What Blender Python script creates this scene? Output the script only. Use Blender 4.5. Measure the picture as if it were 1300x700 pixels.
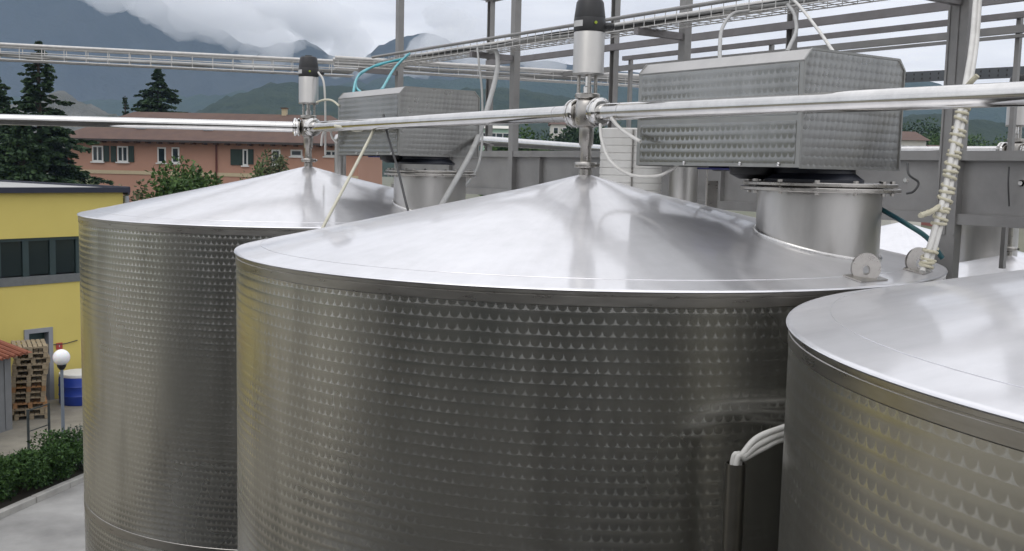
import bpy, bmesh, math, random
from mathutils import Vector, Matrix, noise as mnoise
rnd = random.Random(11)
for o in list(bpy.data.objects):
    bpy.data.objects.remove(o)
scene = bpy.context.scene
COL = scene.collection
PI = math.pi
H = 6.7                      # camera height above the yard
# ------------------------------------------------------------------ camera
PITCH, ROLL, FPX = math.radians(5.95), math.radians(1.3), 1314.0
FWD = Vector((0, math.cos(PITCH), -math.sin(PITCH)))
UP0 = Vector((0, math.sin(PITCH), math.cos(PITCH)))
RT = Vector((1, 0, 0)) * math.cos(ROLL) + UP0 * math.sin(ROLL)
UP = UP0 * math.cos(ROLL) - Vector((1, 0, 0)) * math.sin(ROLL)
cam = bpy.data.cameras.new('camera')
cam.sensor_width = 36
cam.lens = 36 * FPX / 1300
cam.clip_start, cam.clip_end = 0.05, 30000
camo = bpy.data.objects.new('camera', cam)
COL.objects.link(camo)
M = Matrix((RT, UP, -FWD)).transposed().to_4x4()
M.translation = (0, 0, H)
camo.matrix_world = M
scene.camera = camo
# ------------------------------------------------------------------ world: overcast cloud over a Nishita sky
SUN_EL, SUN_AZ = math.radians(58), math.radians(215)
world = bpy.data.worlds.new('World')
scene.world = world
world.use_nodes = True
wt = world.node_tree
wt.nodes.clear()
def wn(t, **k):
    n = wt.nodes.new(t)
    for a, b in k.items():
        setattr(n, a, b)
    return n
sky = wn('ShaderNodeTexSky', sky_type='NISHITA', sun_disc=False, sun_elevation=SUN_EL, sun_rotation=SUN_AZ)
tc = wn('ShaderNodeTexCoord')
sep = wn('ShaderNodeSeparateXYZ')
wt.links.new(tc.outputs['Generated'], sep.inputs[0])
zc = wn('ShaderNodeMath', operation='MAXIMUM'); zc.inputs[1].default_value = 0.0
wt.links.new(sep.outputs['Z'], zc.inputs[0])
za = wn('ShaderNodeMath', operation='ADD'); za.inputs[1].default_value = 0.16
wt.links.new(zc.outputs[0], za.inputs[0])
dv = wn('ShaderNodeVectorMath', operation='DIVIDE')
wt.links.new(tc.outputs['Generated'], dv.inputs[0])
cmb = wn('ShaderNodeCombineXYZ')
for i in range(3):
    wt.links.new(za.outputs[0], cmb.inputs[i])
wt.links.new(cmb.outputs[0], dv.inputs[1])
n1 = wn('ShaderNodeTexNoise'); n1.inputs['Scale'].default_value = 1.05; n1.inputs['Detail'].default_value = 7; n1.inputs['Roughness'].default_value = .56; n1.inputs['Distortion'].default_value = .35
wt.links.new(dv.outputs[0], n1.inputs['Vector'])
rmp = wn('ShaderNodeValToRGB')
rmp.color_ramp.elements[0].position = .33; rmp.color_ramp.elements[0].color = (7.4, 7.5, 8.0, 1)
rmp.color_ramp.elements[1].position = .62; rmp.color_ramp.elements[1].color = (10.6, 10.6, 10.9, 1)
wt.links.new(n1.outputs['Fac'], rmp.inputs[0])
# a CIE-like overcast sky: the zenith is brighter than the horizon
zen = wn('ShaderNodeMath', operation='MULTIPLY_ADD'); zen.inputs[1].default_value = .75; zen.inputs[2].default_value = .92
wt.links.new(zc.outputs[0], zen.inputs[0])
cl = wn('ShaderNodeVectorMath', operation='SCALE')
wt.links.new(rmp.outputs[0], cl.inputs[0]); wt.links.new(zen.outputs[0], cl.inputs['Scale'])
mix = wn('ShaderNodeMix', data_type='RGBA'); mix.inputs[0].default_value = .94
wt.links.new(sky.outputs[0], mix.inputs[6]); wt.links.new(cl.outputs[0], mix.inputs[7])
bg = wn('ShaderNodeBackground'); bg.inputs['Strength'].default_value = .1
wt.links.new(mix.outputs[2], bg.inputs[0])
wo = wn('ShaderNodeOutputWorld')
wt.links.new(bg.outputs[0], wo.inputs[0])
# ------------------------------------------------------------------ sun behind thick cloud
sl = bpy.data.lights.new('sun', 'SUN'); sl.energy = .6; sl.angle = math.radians(40); sl.color = (1, .97, .93)
so = bpy.data.objects.new('sun', sl); COL.objects.link(so)
sd = Vector((math.sin(SUN_AZ) * math.cos(SUN_EL), math.cos(SUN_AZ) * math.cos(SUN_EL), math.sin(SUN_EL)))
so.rotation_euler = (-sd).to_track_quat('-Z', 'Y').to_euler()
so.location = (-10, -15, 40)
vs = scene.view_settings
vs.view_transform = 'Standard'; vs.look = 'None'; vs.exposure = 0; vs.gamma = 1; vs.use_curve_mapping = False
cy = scene.cycles
cy.use_denoising = True
cy.max_bounces = 10; cy.diffuse_bounces = 3; cy.glossy_bounces = 6; cy.transparent_max_bounces = 12; cy.volume_bounces = 8
cy.sample_clamp_indirect = 6
# ------------------------------------------------------------------ helpers
def ray(px, py):
    return FWD * FPX + RT * (px - 650) - UP * (py - 350)
def P(px, py, Y):                      # point on the sight line of a photograph pixel, at distance Y along the yard
    d = ray(px, py)
    return Vector((0, 0, H)) + d * (Y / d.y)
def G(px, py, z=0.0):                  # where that sight line meets the level z
    d = ray(px, py)
    return Vector((0, 0, H)) + d * ((z - H) / d.z)
def link(o, parent=None):
    COL.objects.link(o)
    if parent is not None:
        o.parent = parent
    return o
def tag(o, label=None, cat=None, group=None, kind=None):
    if label: o['label'] = label
    if cat: o['category'] = cat
    if group: o['group'] = group
    if kind: o['kind'] = kind
    return o
def empty(name, loc=(0, 0, 0), rz=0):
    o = bpy.data.objects.new(name, None)
    o.empty_display_size = .1
    COL.objects.link(o)
    o.location = loc
    o.rotation_euler = (0, 0, rz)
    return o
def obj(name, bm, mat, parent=None, smooth=None, loc=None):
    me = bpy.data.meshes.new(name)
    bmesh.ops.recalc_face_normals(bm, faces=bm.faces[:])
    bm.to_mesh(me); bm.free()
    for m in (mat if isinstance(mat, (list, tuple)) else [mat]):
        me.materials.append(m)
    if smooth is not None:
        for p in me.polygons: p.use_smooth = True
        me.set_sharp_from_angle(angle=math.radians(smooth))
    o = bpy.data.objects.new(name, me)
    link(o, parent)
    if loc is not None: o.location = loc
    return o
def again(o, parent=None, loc=None, rot=None):
    c = o.copy(); link(c, parent)
    if loc is not None: c.location = loc
    if rot is not None: c.rotation_euler = rot
    return c
def copy_tree(o, parent=None):
    c = o.copy(); COL.objects.link(c); c.parent = parent
    for ch in [x for x in bpy.data.objects if x.parent == o]:
        copy_tree(ch, c)
    return c
def box(bm, x0, x1, y0, y1, z0, z1, bev=0.0, mi=0):
    r = bmesh.ops.create_cube(bm, size=1)
    for v in r['verts']:
        v.co = Vector(((x0 + x1) / 2 + v.co.x * (x1 - x0), (y0 + y1) / 2 + v.co.y * (y1 - y0), (z0 + z1) / 2 + v.co.z * (z1 - z0)))
    fs = set(f for v in r['verts'] for f in v.link_faces)
    for f in fs: f.material_index = mi
    if bev:
        es = set(e for v in r['verts'] for e in v.link_edges)
        bmesh.ops.bevel(bm, geom=list(es), offset=bev, segments=1, affect='EDGES')
    return bm
def nb(): return bmesh.new()
def B(x0, x1, y0, y1, z0, z1, bev=0.0): return box(nb(), x0, x1, y0, y1, z0, z1, bev)
def lathe(bm, prof, segs=48, c=(0, 0, 0), cap=True, axis='Z'):
    rings = []
    c = Vector(c)
    for r, z in prof:
        ring = []
        for i in range(segs):
            a = 2 * PI * i / segs
            q = Vector((r * math.cos(a), r * math.sin(a), z))
            if axis == 'X': q = Vector((q.z, q.x, q.y))
            if axis == 'Y': q = Vector((q.x, q.z, q.y))
            ring.append(bm.verts.new(c + q))
        rings.append(ring)
    for a, b in zip(rings, rings[1:]):
        for i in range(segs):
            j = (i + 1) % segs
            bm.faces.new((a[i], a[j], b[j], b[i]))
    if cap:
        bm.faces.new(rings[0]); bm.faces.new(rings[-1])
    return bm
def L(prof, segs=48, c=(0, 0, 0), cap=True, axis='Z'): return lathe(nb(), prof, segs, c, cap, axis)
def spline(pts, n=8):
    pts = [Vector(p) for p in pts]
    if len(pts) < 3: return pts
    out = []
    ext = [2 * pts[0] - pts[1]] + pts + [2 * pts[-1] - pts[-2]]
    for k in range(1, len(ext) - 2):
        a, b, c, d = ext[k - 1:k + 3]
        for i in range(n):
            t = i / n
            out.append(.5 * ((2 * b) + (c - a) * t + (2 * a - 5 * b + 4 * c - d) * t * t + (3 * b - a - 3 * c + d) * t ** 3))
    out.append(pts[-1])
    return out
def tube(bm, pts, r, segs=8, cap=True):
    pts = [Vector(p) for p in pts]
    rs = r if isinstance(r, (list, tuple)) else [r] * len(pts)
    rings, prev = [], None
    for i, p in enumerate(pts):
        t = (pts[min(i + 1, len(pts) - 1)] - pts[max(i - 1, 0)])
        if t.length < 1e-9: t = Vector((0, 0, 1))
        t.normalize()
        if prev is None:
            a = t.cross(Vector((0, 0, 1)))
            if a.length < .05: a = t.cross(Vector((1, 0, 0)))
        else:
            a = prev - t * prev.dot(t)
        a.normalize(); prev = a
        b = t.cross(a)
        rings.append([bm.verts.new(p + (a * math.cos(2 * PI * k / segs) + b * math.sin(2 * PI * k / segs)) * rs[i]) for k in range(segs)])
    for x, y in zip(rings, rings[1:]):
        for k in range(segs):
            j = (k + 1) % segs
            bm.faces.new((x[k], x[j], y[j], y[k]))
    if cap:
        bm.faces.new(rings[0]); bm.faces.new(rings[-1])
    return bm
def T(pts, r, segs=8, cap=True): return tube(nb(), pts, r, segs, cap)
def beam(bm, a, b, w, h, up=(0, 0, 1)):            # rectangular bar from a to b
    a, b = Vector(a), Vector(b)
    t = (b - a).normalized(); up = Vector(up)
    s = t.cross(up).normalized(); u = s.cross(t).normalized()
    vs_ = []
    for p in (a, b):
        for i, j in ((-1, -1), (1, -1), (1, 1), (-1, 1)):
            vs_.append(bm.verts.new(p + s * (i * w / 2) + u * (j * h / 2)))
    for f in ((0, 1, 2, 3), (7, 6, 5, 4), (0, 4, 5, 1), (1, 5, 6, 2), (2, 6, 7, 3), (3, 7, 4, 0)):
        bm.faces.new([vs_[k] for k in f])
    return bm
def poly_prism(bm, pts2, fn, d0, d1):              # polygon pts2 extruded; fn(u, v, d) -> point
    a = [bm.verts.new(fn(u, v, d0)) for u, v in pts2]
    b = [bm.verts.new(fn(u, v, d1)) for u, v in pts2]
    bm.faces.new(a); bm.faces.new(b)
    for i in range(len(a)):
        j = (i + 1) % len(a)
        bm.faces.new((a[i], a[j], b[j], b[i]))
    return bm
# ------------------------------------------------------------------ materials
class E:                                           # a small expression builder for shader maths
    def __init__(s, nt, sock): s.nt, s.k = nt, sock
    def op(s, o, b=None, c=None, rev=False):
        n = s.nt.nodes.new('ShaderNodeMath'); n.operation = o
        args = [s, b, c] if not rev else [b, s, c]
        for i, v in enumerate(args):
            if v is None: continue
            if isinstance(v, E): s.nt.links.new(v.k, n.inputs[i])
            else: n.inputs[i].default_value = v
        return E(s.nt, n.outputs[0])
    def __add__(s, b): return s.op('ADD', b)
    def __sub__(s, b): return s.op('SUBTRACT', b)
    def __rsub__(s, b): return s.op('SUBTRACT', b, rev=True)
    def __mul__(s, b): return s.op('MULTIPLY', b)
    __radd__ = __add__; __rmul__ = __mul__
    def __truediv__(s, b): return s.op('DIVIDE', b)
def new_mat(name):
    m = bpy.data.materials.new(name); m.use_nodes = True
    nt = m.node_tree
    return m, nt, nt.nodes['Principled BSDF']
def coords(nt, kind='Object'):
    return nt.nodes.new('ShaderNodeTexCoord').outputs[kind]
def noise_node(nt, vec, scale, detail=4, rough=.55, stretch=None, dist=0):
    if stretch:
        mp = nt.nodes.new('ShaderNodeMapping'); mp.inputs['Scale'].default_value = stretch
        nt.links.new(vec, mp.inputs[0]); vec = mp.outputs[0]
    n = nt.nodes.new('ShaderNodeTexNoise')
    n.inputs['Scale'].default_value = scale; n.inputs['Detail'].default_value = detail; n.inputs['Roughness'].default_value = rough
    n.inputs['Distortion'].default_value = dist
    nt.links.new(vec, n.inputs['Vector'])
    return n.outputs['Fac']
def ramp(nt, fac, stops):
    r = nt.nodes.new('ShaderNodeValToRGB')
    el = r.color_ramp.elements
    while len(el) < len(stops): el.new(.5)
    for e, (p, c) in zip(el, stops):
        e.position = p; e.color = (c[0], c[1], c[2], 1) if not isinstance(c, (int, float)) else (c, c, c, 1)
    nt.links.new(fac, r.inputs[0])
    return r.outputs[0]
def bump(nt, b, h, strength=.2, dist=.01):
    n = nt.nodes.new('ShaderNodeBump'); n.inputs['Strength'].default_value = strength; n.inputs['Distance'].default_value = dist
    nt.links.new(h, n.inputs['Height']); nt.links.new(n.outputs[0], b.inputs['Normal'])
def plain(name, c1, c2=None, rough=.6, metal=0, scale=8, bstr=0, bscale=60, detail=4, stretch=None, kind='Object', r2=None):
    m, nt, b = new_mat(name)
    b.inputs['Metallic'].default_value = metal; b.inputs['Roughness'].default_value = rough
    co = coords(nt, kind)
    f = noise_node(nt, co, scale, detail, .6, stretch)
    if c2 is None: c2 = tuple(x * .8 for x in c1)
    nt.links.new(ramp(nt, f, [(.3, c1), (.7, c2)]), b.inputs['Base Color'])
    if r2 is not None:
        nt.links.new(ramp(nt, f, [(.3, rough), (.7, r2)]), b.inputs['Roughness'])
    if bstr:
        bump(nt, b, noise_node(nt, co, bscale, 3), bstr, .01)
    return m
def perlage(name, mode, pitch, row, radius=.475, rough=.285, aniso=.7, tilt=.125, N=None, base=(.585, .58, .55), skip=None):
    """engine-turned stainless sheet: overlapping round brushed spots, the brushing circles each spot's centre"""
    m, nt, b = new_mat(name)
    co = coords(nt)
    sp = nt.nodes.new('ShaderNodeSeparateXYZ'); nt.links.new(co, sp.inputs[0])
    X, Y, Z = (E(nt, sp.outputs[i]) for i in range(3))
    def vec(x, y, z):
        c = nt.nodes.new('ShaderNodeCombineXYZ')
        for i, v in enumerate((x, y, z)):
            if isinstance(v, E): nt.links.new(v.k, c.inputs[i])
            else: c.inputs[i].default_value = v
        return c.outputs[0]
    if mode == 'cyl':
        u = Y.op('ARCTAN2', X) * (N / (2 * PI)); ln = (X * X + Y * Y).op('SQRT')
        eu = vec(-1.0 * Y / ln, X / ln, 0.0)
    elif mode == 'x':
        u = X / pitch; eu = vec(1.0, 0.0, 0.0)
    else:
        u = Y / pitch; eu = vec(0.0, 1.0, 0.0)
    v = Z / pitch; q = row / pitch; r = radius
    j1 = ((v + r) / q).op('FLOOR'); d1 = v - j1 * q
    u1 = u + j1 * .17
    w1 = (r * r - d1 * d1).op('MAXIMUM', 0.0).op('SQRT')
    i1 = (u1 + w1).op('FLOOR'); e1 = u1 - i1
    cov = e1.op('LESS_THAN', w1)
    j2 = j1 - 1.0; d2 = d1 + q; u2 = u + j2 * .17
    w2 = (r * r - d2 * d2).op('MAXIMUM', 0.0).op('SQRT')
    i2 = (u2 + w2).op('FLOOR'); e2 = u2 - i2
    inv = 1.0 - cov
    du = e1 * cov + e2 * inv; dvv = d1 * cov + d2 * inv
    ii = i1 * cov + i2 * inv; jj = j1 * cov + j2 * inv
    wnz = nt.nodes.new('ShaderNodeTexWhiteNoise'); wnz.noise_dimensions = '2D'
    nt.links.new(vec(ii, jj, 0.0), wnz.inputs['Vector'])
    rv = E(nt, wnz.outputs['Value'])
    def vm(op, a, bb=None, sc=None):
        n = nt.nodes.new('ShaderNodeVectorMath'); n.operation = op
        nt.links.new(a, n.inputs[0])
        if bb is not None: nt.links.new(bb, n.inputs[1])
        if sc is not None:
            if isinstance(sc, E): nt.links.new(sc.k, n.inputs['Scale'])
            else: n.inputs['Scale'].default_value = sc
        return n.outputs[0]
    rad = vm('ADD', vm('SCALE', eu, sc=du), vec(0.0, 0.0, dvv))
    ani = None
    if mode != 'y':                      # rows of scallops: a plain brushed band above, lobes below, bright fins between the lobes
        wob = E(nt, noise_node(nt, co, 2.5, 2, .5)) - .5
        vr = (v + wob * .25) / q
        rowi = vr.op('FLOOR'); fv = (vr - rowi) * q
        uu = u + (rowi * 12.9898).op('SINE') * 3.1 + wob * 1.5
        ci = uu.op('FLOOR'); fu = uu - ci - .5
        lh = radius * 1.3                                              # lobe depth
        dq = (fv - lh) * .8
        inside = ((radius * radius - fu * fu - dq * dq) / .12 + .5).op('MAXIMUM', 0.0).op('MINIMUM', 1.0).op('MAXIMUM', dq.op('GREATER_THAN', 0.0))
        fin = 1.0 - inside
        nt.links.new(vec(ci, rowi, 0.0), wnz.inputs['Vector'])
        low = dq.op('MINIMUM', 0.0) * -1.0                               # how far down its lobe a point lies
        tx_ = inside * 1.0 + fin * (fu * .9)
        tz_ = inside * (fu * low * 1.6) + fin
        nx_ = fu * low * inside * 1.2 - fin * (fu * .5)
        bandf = dq.op('MAXIMUM', 0.0) / (q - lh)                          # 0 at the lobes, about .8 at the top of the band
        nz_ = fin * (.95 - low * .8) + inside * (bandf * 1.1 - .45)
        rad = vm('ADD', vm('SCALE', eu, sc=tx_), vec(0.0, 0.0, tz_))
        nvec = vm('ADD', vm('SCALE', eu, sc=nx_), vec(0.0, 0.0, nz_))
    else:
        nvec = rad
    def toworld(k):
        tr = nt.nodes.new('ShaderNodeVectorTransform'); tr.vector_type = 'VECTOR'; tr.convert_from = 'OBJECT'; tr.convert_to = 'WORLD'
        nt.links.new(k, tr.inputs[0]); return tr.outputs[0]
    rad = toworld(rad); nvec = toworld(nvec)
    geo = nt.nodes.new('ShaderNodeNewGeometry')
    big = noise_node(nt, co, 1.3, 3, .55)                       # slow unevenness of the sheet
    amt = (E(nt, big) * 3.4 - 1.1).op('MAXIMUM', .3).op('MINIMUM', 1.3) * tilt + rv * (tilt * (.12 if mode == 'y' else .0))
    nrm = vm('NORMALIZE', vm('ADD', geo.outputs['Normal'], vm('SCALE', nvec, sc=amt)))
    nt.links.new(nrm, b.inputs['Normal'])
    nt.links.new(vm('NORMALIZE', rad), b.inputs['Tangent'])
    b.inputs['Metallic'].default_value = 1
    b.inputs['Anisotropic'].default_value = aniso
    rg = E(nt, big) * .12 + rv * (.05 if mode == 'y' else .0) + (rough - .085)
    nt.links.new(rg.k, b.inputs['Roughness'])
    st = noise_node(nt, co, 3.0, 6, .65, (1, 1, .16))            # water runs and grime
    nt.links.new(ramp(nt, st, [(.32, tuple(x * .72 for x in base)), (.55, base), (.8, tuple(x * 1.06 for x in base))]), b.inputs['Base Color'])
    return m
def steel(name, base, rough, r2, scale=3, stretch=None, wav=.0, wscale=1.2, spots=0.0):
    m, nt, b = new_mat(name)
    co = coords(nt)
    b.inputs['Metallic'].default_value = 1
    f = noise_node(nt, co, scale, 6, .65, stretch)
    nt.links.new(ramp(nt, f, [(.3, tuple(x * .84 for x in base)), (.62, base)]), b.inputs['Base Color'])
    nt.links.new(ramp(nt, f, [(.3, r2), (.7, rough)]), b.inputs['Roughness'])
    if wav:
        bump(nt, b, noise_node(nt, co, wscale, 2, .5), 1.0, wav)
    return m
R_T = 1.62
N_P = 291
M_shell = perlage('engine_turned_steel', 'cyl', 2 * PI * R_T / N_P, .041, N=N_P)
M_px = perlage('engine_turned_sheet_long', 'x', .030, .036, rough=.27, tilt=.16, aniso=.75, base=(.34, .34, .325))
M_py = perlage('engine_turned_sheet_end', 'y', .032, .034, radius=.78, rough=.3, tilt=.14, base=(.36, .36, .35))
def satin_cone():
    m, nt, b = new_mat('rolled_satin_steel')
    co = coords(nt)
    f = noise_node(nt, co, 2.2, 6, .62); g = noise_node(nt, co, 14, 4, .6)
    b2 = nt.nodes.new('ShaderNodeBsdfPrincipled')
    sp = nt.nodes.new('ShaderNodeSeparateXYZ'); nt.links.new(co, sp.inputs[0])
    X_, Y_ = E(nt, sp.outputs[0]), E(nt, sp.outputs[1])
    cb = nt.nodes.new('ShaderNodeCombineXYZ'); nt.links.new((Y_.op('ARCTAN2', X_) * 7.0).k, cb.inputs[0]); nt.links.new((X_ * X_ + Y_ * Y_).op('SQRT').k, cb.inputs[1])
    runs = noise_node(nt, cb.outputs[0], 2.5, 5, .6)
    col = ramp(nt, (E(nt, f) * .45 + E(nt, g) * .25 + E(nt, runs) * .3).k, [(.3, (.64, .635, .645)), (.58, (.77, .765, .78))])
    for n_, lo, hi in ((b, .50, .42), (b2, .13, .085)):
        n_.inputs['Metallic'].default_value = 1
        nt.links.new(col, n_.inputs['Base Color']); nt.links.new(ramp(nt, f, [(.3, lo), (.7, hi)]), n_.inputs['Roughness'])
    mx = nt.nodes.new('ShaderNodeMixShader'); mx.inputs[0].default_value = .38
    nt.links.new(b.outputs[0], mx.inputs[1]); nt.links.new(b2.outputs[0], mx.inputs[2])
    nt.links.new(mx.outputs[0], nt.nodes['Material Output'].inputs['Surface'])
    return m
M_cone = satin_cone()
M_band = steel('satin_steel', (.46, .44, .41), .34, .26, 6, (1, 1, 6))
M_brush = steel('brushed_steel', (.47, .46, .44), .4, .32, 7, (1, 1, .3))
M_pol = steel('polished_steel', (.66, .65, .63), .13, .07, 9)
M_cast = steel('cast_steel', (.46, .44, .41), .36, .24, 30)
M_hoodf = steel('hood_sheet', (.36, .36, .345), .4, .33, 6)
M_tubew = steel('weathered_tube_steel', (.2, .19, .165), .42, .34, 8)
M_weld = steel('weld_bead', (.6, .59, .57), .3, .2, 60)
M_galv = plain('galvanised_steel', (.29, .285, .275), (.22, .215, .21), .5, .35, 5, .05, 90, r2=.38)
M_galvd = plain('galvanised_angle', (.18, .17, .17), (.23, .22, .22), .5, .5, 6)
M_wire = plain('zinc_wire', (.62, .61, .59), (.5, .49, .47), .45, .25, 20)
M_black = plain('black_plastic', (.012, .012, .013), (.02, .02, .021), .42, 0, 12)
M_dark = plain('motor_paint_and_hood_shade', (.012, .014, .022), (.02, .022, .03), .45, 0, 12)
M_blue = plain('blue_motor_paint', (.02, .025, .16), (.03, .035, .2), .4, 0, 12)
M_white = plain('white_label', (.55, .55, .54), (.48, .48, .47), .5)
M_lime = plain('lime_indicator', (.3, .38, .03), (.26, .33, .03), .35)
M_cabw = plain('white_cable', (.62, .61, .58), (.5, .49, .46), .5, 0, 14)
M_cabg = plain('grey_cable', (.36, .36, .35), (.29, .29, .28), .5, 0, 14)
M_cream = plain('cream_rope', (.55, .52, .4), (.45, .42, .31), .85, 0, 40, .4, 200)
M_cabc = plain('cream_cable', (.58, .56, .45), (.5, .48, .38), .5)
M_cabk = plain('black_cable', (.03, .03, .03), (.05, .05, .05), .5)
M_teal = plain('teal_hose', (.05, .38, .42), (.04, .3, .36), .35)
M_green = plain('dark_green_hose', (.01, .08, .08), (.01, .06, .09), .4)
M_pvc = plain('ribbed_drum_paint', (.58, .575, .55), (.5, .49, .46), .45, 0, 5, 0)
# ------------------------------------------------------------------ layout of the tank farm
S = Vector((.574, -.819, 0)).normalized()       # along the tank row, towards the camera's right
NN = Vector((.819, .574, 0)).normalized()       # across the row, away from the camera
APEX, RIM = -.03, -.391                         # heights relative to the camera
C1, C2, C3 = Vector((-1.566, 7.906, 0)), Vector((.34, 4.99, 0)), Vector((2.32, 2.36, 0))
ROWZ = math.atan2(S.y, S.x)
SL = (APEX - RIM) / R_T
def Z(rel): return H + rel
# ------------------------------------------------------------------ ground
M_ground = plain('packed_earth', (.17, .16, .12), (.11, .12, .07), .95, 0, .05, .3, 2, kind='Object')
bm = nb(); bmesh.ops.create_grid(bm, x_segments=2, y_segments=2, size=1)
for v in bm.verts: v.co = Vector((v.co.x * 9000, v.co.y * 9000 + 0, 0))
tag(obj('ground', bm, M_ground), 'open ground running to the foot of the hills', kind='structure')
# concrete yard round the tanks
M_conc = plain('yard_concrete', (.33, .325, .31), (.18, .176, .168), .85, 0, .8, .25, 30, 8)
k0, k1 = G(0, 660), G(107, 612)
KD = (k1 - k0); KD.z = 0; KD.normalize()
KN = Vector((-KD.y, KD.x, 0))
if KN.y < 0: KN = -KN
def K(a, b, z=0): return k0 * 1 + KD * a + KN * b + Vector((0, 0, z - k0.z))
def quad_sheet(name, cs, mat, label):
    bm = nb(); bm.faces.new([bm.verts.new(c) for c in cs])
    return tag(obj(name, bm, mat), label, kind='structure')
quad_sheet('road', [K(-30, 0, .004), K(40, 0, .004), K(40, -3.2, .004), K(-30, -3.2, .004)], M_conc, 'pale concrete service road round the tanks')
M_yard_dark = plain('tank_yard_darkened', (.06, .06, .058), (.045, .045, .043), .85, 0, .8, .3, 30, 8)
quad_sheet('tank_yard', [K(-30, -3.2, .008), K(60, -3.2, .008), K(60, -45, .008), K(-30, -45, .008)], M_yard_dark, 'ground under the tanks, made dark to deepen their wall reflections')  # dark sheet added so the lower tank walls reflect less light
M_gravel = plain('yard_gravel', (.27, .25, .2), (.17, .155, .125), .95, 0, 1.5, .8, 14, 9)
quad_sheet('gravel_yard', [K(-30, 1.9, .006), K(60, 1.9, .006), K(60, 40, .006), K(-30, 40, .006)], M_gravel, 'gravel yard before the yellow building')
M_soil = plain('bed_soil', (.06, .05, .035), (.04, .035, .025), .95, 0, 4, .6, 40)
quad_sheet('planting_bed', [K(-30, .16, .03), K(60, .16, .03), K(60, 1.9, .03), K(-30, 1.9, .03)], M_soil, 'narrow soil bed under the hedge')
kb = empty('kerb', K(0, 0)); tag(kb, 'pale concrete kerb between road and hedge', 'kerb', kind='structure')
M_kerb = plain('kerb_concrete', (.4, .39, .36), (.3, .29, .27), .85, 0, 3, .3, 60)
kang = math.atan2(KD.y, KD.x)
st0 = obj('kerb_stone', B(0, .985, 0, .15, -.05, .13, .012), M_kerb, kb)
kb.rotation_euler = (0, 0, kang)
for i in range(-6, 16):
    if i: again(st0, kb, (i, rnd.uniform(-.006, .006), rnd.uniform(-.006, .006)))
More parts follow.
